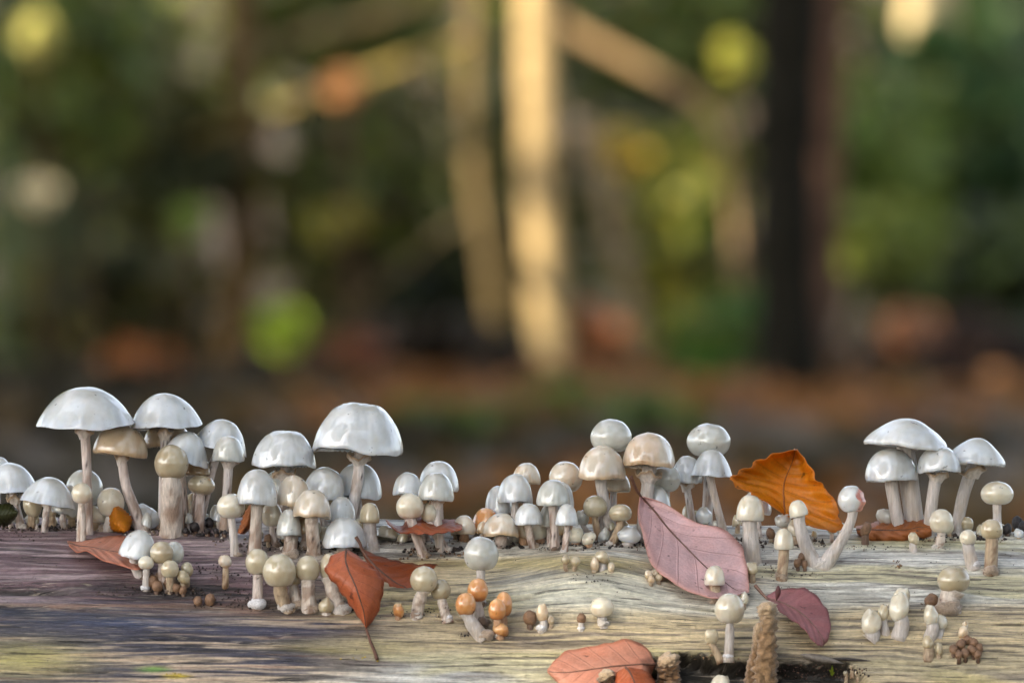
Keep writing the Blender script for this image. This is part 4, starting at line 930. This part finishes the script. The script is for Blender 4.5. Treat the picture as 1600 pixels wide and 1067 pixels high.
# ------------------------------------------------------------------ crumbs of frass and rot on the log
def crumbs():
    rng = np.random.default_rng(77); Vs, Fs, Cs = [], [], []; off = 0
    ico = np.array([(0, 0, 1), (.9, 0, .3), (.28, .85, .3), (-.72, .53, .3), (-.72, -.53, .3), (.28, -.85, .3), (.72, .53, -.4), (-.28, .85, -.4), (-.9, 0, -.4), (-.28, -.85, -.4), (.72, -.53, -.4), (0, 0, -.9)])
    fc = [(0, 1, 2), (0, 2, 3), (0, 3, 4), (0, 4, 5), (0, 5, 1), (1, 6, 2), (2, 7, 3), (3, 8, 4), (4, 9, 5), (5, 10, 1), (6, 7, 2), (7, 8, 3), (8, 9, 4), (9, 10, 5), (10, 6, 1), (6, 11, 7), (7, 11, 8), (8, 11, 9), (9, 11, 10), (10, 11, 6)]
    zones = [  # cx, cy, rx, ry, n, size px, colours
     (100, 818, 26, 10, 70, 4.0, 'dk'), (60, 822, 22, 6, 26, 3.5, 'wb'), (150, 824, 40, 4, 40, 3, 'db'), (280, 832, 90, 5, 150, 4.5, 'mix'), (110, 826, 110, 4, 60, 8, 'dk'), (460, 854, 100, 7, 80, 8, 'dk'), (690, 860, 60, 6, 40, 8, 'dk'), (880, 852, 130, 5, 80, 8, 'dk'), (1230, 850, 80, 6, 60, 8, 'dk'), (1500, 840, 80, 4, 40, 7, 'dk'), (300, 834, 60, 4, 40, 8, 'dk'), (480, 952, 90, 5, 40, 7, 'dk'), (270, 924, 50, 6, 40, 7, 'dk'), (700, 846, 200, 5, 120, 4.5, 'mix'), (450, 846, 120, 6, 110, 4.5, 'mix'), (940, 848, 100, 6, 120, 4.2, 'mix'), (1150, 842, 90, 6, 80, 4.5, 'mix'), (1480, 842, 90, 5, 90, 4.5, 'mix'), (60, 826, 100, 4, 80, 4.5, 'mix'), (330, 832, 36, 5, 40, 4, 'db'), (420, 856, 60, 10, 90, 3, 'mix'),
     (520, 862, 40, 8, 60, 3, 'mix'), (470, 945, 110, 8, 90, 3.5, 'dk'), (350, 935, 50, 14, 110, 4, 'dk'), (310, 890, 40, 10, 60, 3.6, 'db'), (380, 900, 50, 14, 60, 3.5, 'db'), (255, 925, 60, 8, 90, 3.6, 'dk'),
     (680, 862, 50, 7, 70, 4, 'bt'), (660, 870, 40, 5, 24, 4, 'bt'), (790, 848, 70, 4, 70, 3.2, 'mix'), (880, 856, 50, 5, 70, 3, 'mix'), (970, 850, 40, 5, 60, 3, 'mix'), (1010, 855, 30, 5, 30, 3, 'mix'),
     (1160, 850, 40, 14, 50, 3, 'mix'), (1240, 890, 50, 12, 60, 3, 'mix'), (1230, 845, 50, 6, 50, 3.2, 'dk'), (1400, 855, 90, 5, 60, 3, 'mix'), (1500, 838, 70, 5, 90, 3.2, 'mix'), (1400, 882, 8, 6, 16, 4, 'bt'),
     (1570, 835, 40, 4, 60, 3.2, 'mix'), (1250, 1050, 80, 12, 240, 4, 'rot'), (1330, 1052, 30, 8, 60, 4, 'rot'), (1180, 1055, 30, 8, 40, 4, 'rot'), (925, 903, 34, 8, 26, 3, 'dk'), (665, 958, 40, 8, 40, 3.5, 'mix'),
     (755, 992, 40, 5, 40, 3, 'dk'), (1120, 1026, 40, 4, 30, 3, 'bt'), (640, 960, 30, 5, 30, 3, 'dk'), (35, 838, 40, 7, 36, 3.5, 'db'), (170, 925, 26, 6, 36, 3.5, 'db'), (1450, 948, 14, 5, 16, 3, 'bt'),
     (1180, 915, 60, 14, 16, 3, 'dk'), (800, 940, 800, 100, 260, 1.7, 'dk'), (1250, 930, 340, 80, 130, 1.8, 'db'), (300, 900, 320, 70, 160, 2.2, 'db'), (560, 1028, 30, 3, 12, 3, 'yel'), (270, 1054, 14, 3, 16, 3, 'yel'), (590, 1031, 3, 2, 5, 3.5, 'yel')]
    pal = {'dk': [(30, 22, 20), (48, 36, 30), (66, 50, 40)], 'db': [(60, 46, 38), (90, 72, 60), (40, 30, 28)], 'mix': [(36, 28, 26), (96, 76, 60), (190, 182, 170), (60, 46, 38), (130, 108, 86)],
           'bt': [(120, 90, 62), (86, 62, 46), (150, 118, 84)], 'wb': [(200, 200, 206), (150, 150, 160), (60, 52, 50)], 'rot': [(40, 26, 22), (70, 46, 38), (26, 20, 20), (96, 70, 56)], 'yel': [(196, 168, 44), (170, 150, 60)]}
    for cx, cy, rx, ry, n_, sz, pk in zones:
        for _ in range(n_):
            px = cx + rx * rng.uniform(-1, 1); py = cy + ry * rng.uniform(-1, 1)
            if not (-60 < px < 1660): continue
            h = hit(px, py) if py > 800 else None
            if h is None: h = base_of(px, py)
            r_ = sz * rng.uniform(.35, 1.15) * .5 * K * h[1]
            v = ico * rng.uniform(.55, 1.3, (12, 1)) * r_ * rng.uniform(.6, 1.4, 3)
            v = v @ np.array(Matrix.Rotation(rng.uniform(0, 6.3), 3, 'Z')).T
            Vs.append(v + h + np.array([0, 0, r_ * .3])); Fs += [tuple(i + off for i in f) for f in fc]; off += 12
            c = lin(pal[pk][rng.integers(len(pal[pk]))]) * rng.uniform(.7, 1.3); Cs.append(np.broadcast_to(c, (12, 3)))
    V = np.vstack(Vs) - LOGPOS
    o = mesh('wood_crumbs', V, Fs, M_CRUMB, col=np.vstack(Cs), smooth=True); o.location = LOGPOS
    tag(o, 'dark crumbs of frass and rotten wood strewn over the log', 'crumbs', kind='stuff')
crumbs()
# moss sprig in the broken wood
b = base_of(1300, 1052); Vs, Fs = [], []
for k in range(9):
    a = k * 2.4; d = np.array([math.cos(a) * .7, math.sin(a) * .7, 1.0]); d /= np.linalg.norm(d); sd_ = np.cross(d, (0.3, -1, .2)); sd_ /= np.linalg.norm(sd_)
    L_ = .0035 + .0012 * (k % 3); n0 = len(Vs) * 4
    Vs.append(np.array([[0, 0, -.001], d * L_ * .5 + sd_ * .0008, d * L_, d * L_ * .5 - sd_ * .0008])); Fs.append((n0, n0 + 1, n0 + 2, n0 + 3))
V = np.vstack(Vs); o = mesh('moss_sprig', V, Fs, M_FOL, col=np.broadcast_to(lin((140, 160, 50)), V.shape)); o.location = b
tag(o, 'tiny bright green moss sprig in the broken wood', 'moss')

# ------------------------------------------------------------------ woodland behind (thrown out of focus by the lens)
def tree(name, label, path, w0, w1, Y, col, group, crown=None, var=.35, seed=1, up=5.0, lean=(0, 0), cat='tree', crowncol=((70, 84, 36), (96, 92, 40))):
    """trunk through photo points (top first) at distance Y, carried on above the frame to its crown, down to the floor"""
    s = K * Y; P = [at(x, y, Y) for x, y in path]
    d = P[0] - P[1]; d /= np.linalg.norm(d)
    if up: P = [P[0] + d * up, P[0] + d * up * .5] + P
    gx_ = P[-1][0]; gz = float(ground_z(gx_, Y)); 
    if P[-1][2] > gz - .05: P.append(np.array([P[-1][0] + (P[-1][0] - P[-2][0]) * .2, Y, gz - .1]))
    n_ = 60; pth = cr(P, n_); tt = np.linspace(0, 1, n_); rad = (w0 + (w1 - w0) * tt) / 2 * s
    rad *= .6 + .4 * sstep(0, .25, tt) if up else 1
    rad = rad * (1 + .06 * np.sin(tt * 40 + seed)) + rad * .35 * sstep(.96, 1, tt)
    V, F = tube(pth, rad, 14, True, .05, seed)
    root_p = np.array([pth[-1][0], Y, gz]); root = empty(name, root_p); tag(root, label, cat, group)
    a = np.tile(np.arange(14), n_)
    c = lin(col) * (1 - var + 2 * var * fbm(a * .8 + seed, V[:, 2] * 3.0, 150 + seed, 3))[:, None]
    mesh('trunk', V - root_p, F, M_BARK, root, col=np.clip(c, 0, .85))
    if crown:
        n2, rr_ = crown; g = np.random.default_rng(seed + 900); u = g.normal(size=(n2, 3)); u /= np.linalg.norm(u, axis=1)[:, None]
        C = P[0] - root_p + u * (g.uniform(.15, 1, n2) ** .5)[:, None] * np.array([rr_, rr_, rr_ * .6])
        V, F = quads(C, .16, seed + 3); mesh('crown', V, F, M_FOL, root, col=leafcol(n2, crowncol, seed), smooth=False)
        for k in range(5):                                      # limbs into the crown
            e = C[k * 7]; pa = cr([P[1] - root_p, (P[1] - root_p + e) / 2 + np.array([0, 0, .15]), e], 8)
            tv, tf = tube(pa, np.linspace(rad[8] * .5, .008, 8), 6); mesh('limb', tv, tf, M_BARK, root, col=np.broadcast_to(lin(col), tv.shape))
    return root
GT = 'trees standing behind the log'
tree('slender_tree', 'pale sunlit slender trunk, the brightest behind the log', [(838, -60), (838, 100), (842, 250), (850, 420), (862, 610)], 56, 56, 28, (184, 158, 112), GT, (900, 1.6), .3, 3)
tree('slender_tree', 'thin pale trunk, patchy with painted light, leaning beside the brightest trunk', [(746, -60), (735, 120), (742, 280), (765, 420), (778, 560), (790, 640)], 24, 26, 29, (116, 98, 66), GT, (700, 1.4), .75, 4)  # high bark variation paints the patchy light into the colour
tree('slender_tree', 'thin dull grey-brown trunk leaning between the brightest and darkest trunks', [(930, 200), (948, 330), (985, 460), (1015, 590), (1022, 650)], 24, 30, 26.5, (120, 104, 76), GT, None, .3, 5, up=0)
tree('dark_tree', 'thick dark brown-black trunk behind the log', [(1240, -80), (1232, 150), (1228, 350), (1232, 560), (1234, 660)], 96, 104, 25, (24, 22, 15), GT, (900, 1.8), .3, 6)
tree('dark_tree', 'reddish brown trunk close beside the thick dark trunk', [(1296, 200), (1288, 400), (1276, 640)], 40, 52, 27, (84, 62, 48), GT, None, .3, 7, up=1.5)
tree('brown_tree', 'dim brown trunk rising behind bushes at the mauve end of the log', [(372, -60), (385, 200), (378, 420), (350, 620)], 46, 54, 31, (92, 72, 44), GT, (700, 1.6), .35, 8)
tree('mossy_tree', 'broad mossy grey-green trunk at the mauve end of the log', [(70, -60), (72, 300), (66, 640)], 170, 180, 33, (64, 72, 48), GT, (700, 1.8), .3, 9)
tree('mossy_tree', 'grey-green mossy trunk at the cream end of the log', [(1572, -60), (1578, 300), (1584, 640)], 120, 130, 33, (62, 74, 52), GT, (700, 1.8), .3, 10)
tree('slender_tree', 'pale trunk stretch catching full sun above bushes at the cream end', [(1448, -120), (1450, 60), (1452, 300), (1454, 620)], 84, 80, 36, (200, 180, 136), GT, (500, 1.6), .12, 11)
def branch(label, pts, w0, w1, Y, col, prop):
    s = K * Y; P = [at(x, y, Y + dy) for x, y, dy in pts]; path = cr(P, 26)
    V, F = tube(path, np.linspace(w0, w1, 26) / 2 * s, 10, True, .06, len(pts))
    root = empty('fallen_branch', path[-1]); tag(root, label, 'branch', 'pale bare branches hanging in the woodland')
    c = lin(col) * (.65 + .7 * fbm(np.repeat(np.linspace(0, 9, 26), 10), np.tile(np.arange(10), 26) * .6, 170 + len(label), 3))[:, None]
    mesh('branch', V - path[-1], F, M_BARK, root, col=np.clip(c, 0, .8))
branch('beige broken branch slanting down from the brightest trunk and bending to the floor', [(850, 20, 0), (900, 52, 0), (1000, 105, -.1), (1090, 158, -.2), (1128, 230, -.3), (1150, 400, -.4), (1140, 700, -.5)], 26, 7, 28, (150, 122, 88), None)
branch('dull beige branch slanting between the patchy pale trunk and the brown trunk', [(746, -30, 0), (600, 22, .4), (490, 55, .9), (376, 90, 1.6)], 24, 24, 29, (116, 100, 70), None)
branch('yellowish branch slanting from the patchy pale trunk to the brown trunk', [(742, 60, 0), (600, 110, .4), (450, 165, 1.0), (310, 215, 1.8), (200, 250, 3.0)], 16, 18, 29, (150, 130, 74), None)
branch('thin grey twiggy branch hanging low beside the patchy pale trunk', [(760, 330, 0), (690, 365, 0), (640, 410, 0), (560, 480, 0), (480, 680, 0)], 8, 8, 29, (104, 90, 64), None)

GS = 'saplings and bushes behind the log'
def sapling(label, px, py, Y, rx, ry, cols, n_, size=.085, seed=0, name='sapling', depth=.5, stem=(74, 60, 42), cat='sapling'):
    s = K * Y; g = np.random.default_rng(300 + seed); c0 = at(px, py, Y); gz = float(ground_z(c0[0], Y)); rp = np.array([c0[0], Y, gz])
    k = max(3, n_ // 26); cl = g.normal(size=(k, 3)); cl /= np.linalg.norm(cl, axis=1)[:, None]; cl *= (g.uniform(0, 1, k) ** .45)[:, None]
    u = np.repeat(cl, 26, 0)[:n_] if k * 26 >= n_ else cl[g.integers(0, k, n_)]
    n_ = len(u); u = u + g.normal(size=(n_, 3)) * .17
    C = u * np.array([rx * s, depth, ry * s]) + (c0 - rp); C[:, 2] = np.maximum(C[:, 2], .03)
    root = empty(name, rp); tag(root, label, cat, GS)
    V, F = quads(C, size, seed + 40, .2, .72, True); mesh('crown', V, F, M_FOL, root, col=leafcol(n_, cols, seed, .3, 6), smooth=False)
    top = c0 - rp + np.array([0, 0, ry * s * .5]); path = cr([np.array([.04, 0, -.05]), (c0 - rp) * .5 + np.array([.03, .02, 0]), top], 12)
    tv, tf = tube(path, np.linspace(.016, .004, 12), 6); mesh('stem', tv, tf, M_BARK, root, col=np.broadcast_to(lin(stem), tv.shape))
    for j in range(4):
        e = C[j * 9 % n_]; pa = cr([path[6 + j % 3], (path[6 + j % 3] + e) / 2 + np.array([0, 0, .03]), e], 6)
        tv, tf = tube(pa, np.linspace(.006, .002, 6), 5); mesh('twig', tv, tf, M_BARK, root, col=np.broadcast_to(lin(stem), tv.shape))
DG, MG, YG, LG, OL, BR, RD, GG = (48, 56, 20), (86, 100, 34), (150, 142, 48), (132, 158, 50), (90, 86, 34), (104, 76, 42), (108, 72, 42), (84, 100, 52)
SAP = [
 ('grey-green hazy sapling before the broad mossy trunk', 120, 130, 30, 130, 150, [GG, MG, OL], 700),
 ('yellow-green leaf spray high before the broad mossy trunk', 52, 52, 27, 9, 9, [(214, 206, 120), (196, 190, 110)], 78),
 ('pale buff leaf spray low before the broad mossy trunk', 60, 300, 27, 9, 9, [(210, 196, 160), (190, 176, 140)], 60),
 ('dark olive bush between the mossy trunk and the dim brown trunk', 250, 260, 31, 110, 160, [OL, DG, (66, 66, 34)], 700),
 ('fresh green leaf clump before the dim brown trunk', 292, 345, 27, 20, 20, [(112, 132, 56), (100, 118, 52)], 90),
 ('dark bush low at the mauve end of the log', 190, 470, 32, 170, 80, [DG, (40, 44, 30), OL], 800),
 ('brightest lime green leaf clump near the forest floor', 436, 512, 26, 30, 28, [(150, 170, 50), (140, 158, 52), (130, 150, 44)], 240),
 ('rusty leafed beech seedling spotted orange under the dull beige branch', 532, 132, 27, 10, 8, [(196, 138, 84), (176, 120, 70)], 60),
 ('olive bush between the dim brown trunk and the patchy pale trunk', 560, 300, 31, 130, 170, [OL, (70, 64, 34), MG], 800),
 ('muted yellow leaf clump beside the thin twiggy branch', 520, 350, 28, 46, 34, [YG, (120, 112, 56)], 110),
 ('dark green bush low between the brown trunk and the patchy pale trunk', 620, 450, 32, 150, 90, [DG, (40, 42, 24)], 800),
 ('dusky green sapling high behind the dull beige branch', 520, 40, 33, 190, 80, [GG, OL, MG], 700),
 ('dark sapling filling the gap behind the brightest trunk', 800, 330, 34, 120, 240, [DG, OL], 800),
 ('golden leaf clump under the beige broken branch', 975, 250, 27.5, 50, 40, [(170, 140, 44), YG, (150, 124, 44)], 170),
 ('yellow-green sapling hanging under the beige broken branch', 1075, 290, 29, 80, 110, [YG, (120, 124, 50), MG], 520),
 ('bright lime leaf spray beside the top of the thick dark trunk', 1145, 92, 27, 10, 10, [(214, 206, 84), (190, 190, 80)], 80),
 ('mid green sapling high between the brightest and the thick dark trunk', 1040, 60, 32, 160, 90, [MG, OL, GG], 700),
 ('olive sapling low between the dull leaning trunk and the thick dark trunk', 1080, 430, 30, 90, 100, [OL, MG, YG], 500),
 ('yellow-green leaf clump near the forest floor by the dull leaning trunk', 1062, 512, 27, 36, 34, [LG, YG], 150),
 ('deep green bush at the foot of the thick dark trunk', 1160, 560, 26.5, 110, 80, [(60, 90, 34), (50, 76, 34), MG], 700),
 ('fresh green sapling beyond the thick dark trunk', 1380, 290, 31, 120, 150, [(86, 108, 44), MG, (104, 116, 50)], 800),
 ('yellowish green bush in the lower gap beyond the thick dark trunk', 1370, 370, 29, 110, 60, [(112, 120, 50), MG], 420),
 ('blue-green sapling high at the cream end of the log', 1530, 180, 32, 120, 160, [(62, 92, 52), GG, (56, 80, 44)], 800),
 ('mid green sapling screening the lower part of the sunlit trunk stretch', 1450, 230, 33, 80, 110, [MG, (80, 100, 50)], 700),
 ('dull green sapling screening the foot of the sunlit trunk stretch', 1450, 420, 32, 70, 90, [MG, OL, DG], 520),
 ('grey-green dim bush at the cream end of the log', 1530, 400, 30, 120, 80, [GG, (56, 62, 50), DG], 700),
 ('coppery seedling added for a sunlit patch of floor beyond the thick dark trunk', 1425, 516, 26, 50, 22, [(150, 104, 72), (130, 90, 62)], 110),  # this and the next three seedlings stand in for sunlit floor patches
 ('dull copper seedling added for a sunlit patch of floor by the brightest trunk', 938, 528, 27, 28, 34, [RD, (150, 92, 58)], 110),
 ('reddish seedling added for a sunlit patch of floor by the lime green leaf clump', 545, 558, 27, 40, 24, [(130, 74, 52), RD], 110),
 ('rust-brown seedling added for a sunlit patch of floor at the mauve end', 215, 582, 27, 60, 28, [(160, 98, 56), BR], 160),
 ('dark brush heap at the foot of the grey-green dim bush', 1490, 570, 28, 120, 60, [(50, 38, 30), (60, 42, 34)], 500),
 ('dark leafy brush at the foot of the brightest trunk', 700, 545, 28.5, 150, 45, [(46, 40, 28), (56, 44, 32)], 600),
 ('green seedling bed low on the floor before the patchy pale trunk', 740, 690, 22, 110, 24, [(56, 74, 34), MG], 220),
 ('green seedling bed low on the floor by the dull leaning trunk', 1010, 670, 22, 90, 30, [(54, 78, 34), MG], 240),
 ('low green seedling bed in front of the brightest trunk', 880, 640, 24, 150, 26, [(60, 80, 36), MG], 260),
]
for i, (lb, px, py, Y_, rx, ry, cols, n_) in enumerate(SAP):
    sapling(lb, px, py, Y_, rx, ry, cols, n_, seed=i * 7 + 1, size=.1 if n_ > 300 else .085)

# far wood that reads as one mass
g = np.random.default_rng(12); n = 30000
fx = g.uniform(-14, 14, n); fy = g.uniform(40, 58, n); hz = g.uniform(0, 1, n) ** .9 * (5.2 + 1.5 * fbm(fx * .4, fy * .2, 180))
C = np.stack([fx, fy, ground_z(fx, fy) + hz], 1); V, F = quads(C, .24, 14)
pt = fbm(fx * .8 + 3, hz * 1.0 + fy * .1, 190, 3)
lc = np.where(pt[:, None] > .56, lin((108, 116, 42)), np.where(pt[:, None] > .45, lin((76, 82, 30)), lin((42, 47, 20)))) * g.uniform(.6, 1.4, n)[:, None]
tag(mesh('distant_woods', V, F, M_FOL, col=np.repeat(lc, 4, 0), smooth=False), 'dark mass of far woodland undergrowth closing off the view', 'woods', kind='stuff')

# ------------------------------------------------------------------ tall beeches out of the frame whose crowns shade the log and the dell
GAPS = [(838, 60, 28, .22), (840, 140, 28, .14), (852, 400, 28, .05), (860, 520, 28, .05), (740, 30, 29, .09), (735, 120, 29, .07), (765, 400, 29, .1), (775, 470, 29, .09), (742, 290, 29, .05), (1450, 30, 36, .42),
        (1000, 105, 28, .1), (920, 60, 28, .08), (600, 110, 29.4, .09), (450, 160, 30, .1), (532, 132, 27, .12), (52, 52, 27, .12), (1145, 92, 27, .14), (60, 300, 27, .1), (436, 512, 26, .15), (292, 345, 27, .1),
        (975, 250, 27.5, .12), (1062, 512, 27, .12), (1425, 516, 26, .14), (1075, 300, 29, .12), (938, 528, 27, .06), (215, 582, 27, .08)]
GP = np.array([at(x, y, Y_) for x, y, Y_, r_ in GAPS]); GR = np.array([r_ for *_, r_ in GAPS]); SV = np.array(SUN)
def shade_tree(label, x, y, cz, rx, ry, rz, n_, seed, cx=0, clump=0):
    gz = float(ground_z(x, y)); rp = np.array([x, y, gz]); g = np.random.default_rng(seed)
    u = g.normal(size=(n_, 3)); u /= np.linalg.norm(u, axis=1)[:, None]; u *= (g.uniform(0, 1, n_) ** .38)[:, None]
    if clump:
        u = u[g.integers(0, n_ // clump, n_)] + g.normal(size=(n_, 3)) * .11
    C = u * np.array([rx, ry, rz]) + np.array([x + cx, y, cz])
    keep = np.ones(n_, bool)
    for p, r_ in zip(GP, GR):                     # leaves left out along sun lines so beams reach chosen spots in the dell
        d = C - p; q = d - (d @ SV)[:, None] * SV; keep &= np.linalg.norm(q, axis=1) > r_ + .06
    C = C[keep] - rp; n2 = len(C)
    root = empty('beech_tree', rp); tag(root, label, 'tree', 'tall beeches around the dell')
    V, F = quads(C, .2, seed + 1, .3); mesh('crown', V, F, M_FOL, root, col=leafcol(n2, [(74, 88, 36), (96, 100, 40), (60, 74, 32)], seed), smooth=False)
    path = cr([np.array([0, 0, -.1]), np.array([.1, .05, cz * .35]), np.array([cx * .25, 0, cz * .75]), np.array([.05 + cx, 0, cz + rz * .4])], 24)
    tv, tf = tube(path, np.linspace(.2, .05, 24), 14, True, .05, seed); mesh('trunk', tv, tf, M_BARK, root, col=np.broadcast_to(lin((112, 106, 94)), tv.shape))
    for k in range(7):
        e = C[k * 31]; pa = cr([path[12 + k], (path[12 + k] + e) / 2 + np.array([0, 0, .4]), e], 8)
        tv, tf = tube(pa, np.linspace(.06, .012, 8), 6); mesh('limb', tv, tf, M_BARK, root, col=np.broadcast_to(lin((112, 106, 94)), tv.shape))
shade_tree('tall beech whose crown shades the log', -5.0, 0.4, 5.2, 3.3, 3.0, 2.7, 15000, 21)
shade_tree('tall beech leaning its crown over the log', 2.6, 7.4, 6.0, 4.2, 3.3, 1.7, 10000, 22, 0, 90)
shade_tree('tall beech shading the floor just behind the log', -6.6, 6.4, 5.8, 3.0, 3.2, 2.6, 13000, 27)
shade_tree('tall beech shading the nearest dell', -6.6, 12, 6.0, 3.0, 3.4, 2.6, 13000, 28)
shade_tree('tall beech shading the near dell', -6.6, 18, 6.4, 3.2, 3.6, 2.6, 15000, 23, 0, 60)
shade_tree('tall beech shading the middle of the dell', -6.2, 23.5, 6.6, 3.2, 3.4, 2.8, 17000, 24)
shade_tree('tall beech shading the far dell', -6.8, 29, 7.0, 3.4, 3.6, 3.0, 18000, 25, 0, 60)
shade_tree('tall beech shading the far woods', -7.6, 36, 7.6, 3.8, 4.2, 3.2, 15000, 26, 0, 60)
shade_tree('tall beech facing the front of the log', -1.0, -8.0, 4.4, 4.6, 2.4, 3.2, 9000, 29, 0, 90)
shade_tree('tall beech in front of the cream end of the log', 5.8, -4.2, 4.6, 3.0, 3.6, 3.2, 9000, 30, 0, 90)
shade_tree('tall beech beyond the cream end of the log', 7.0, 3.2, 4.8, 3.0, 3.6, 3.2, 9000, 31, 0, 90)
shade_tree('unseen tall beech with a bough added to break up the sky light on the log', 3.6, -0.6, 6.6, 1.9, 3.2, 1.2, 5000, 32, -3.4, 110)  # bough added out of frame to split the sky opening into separate glints
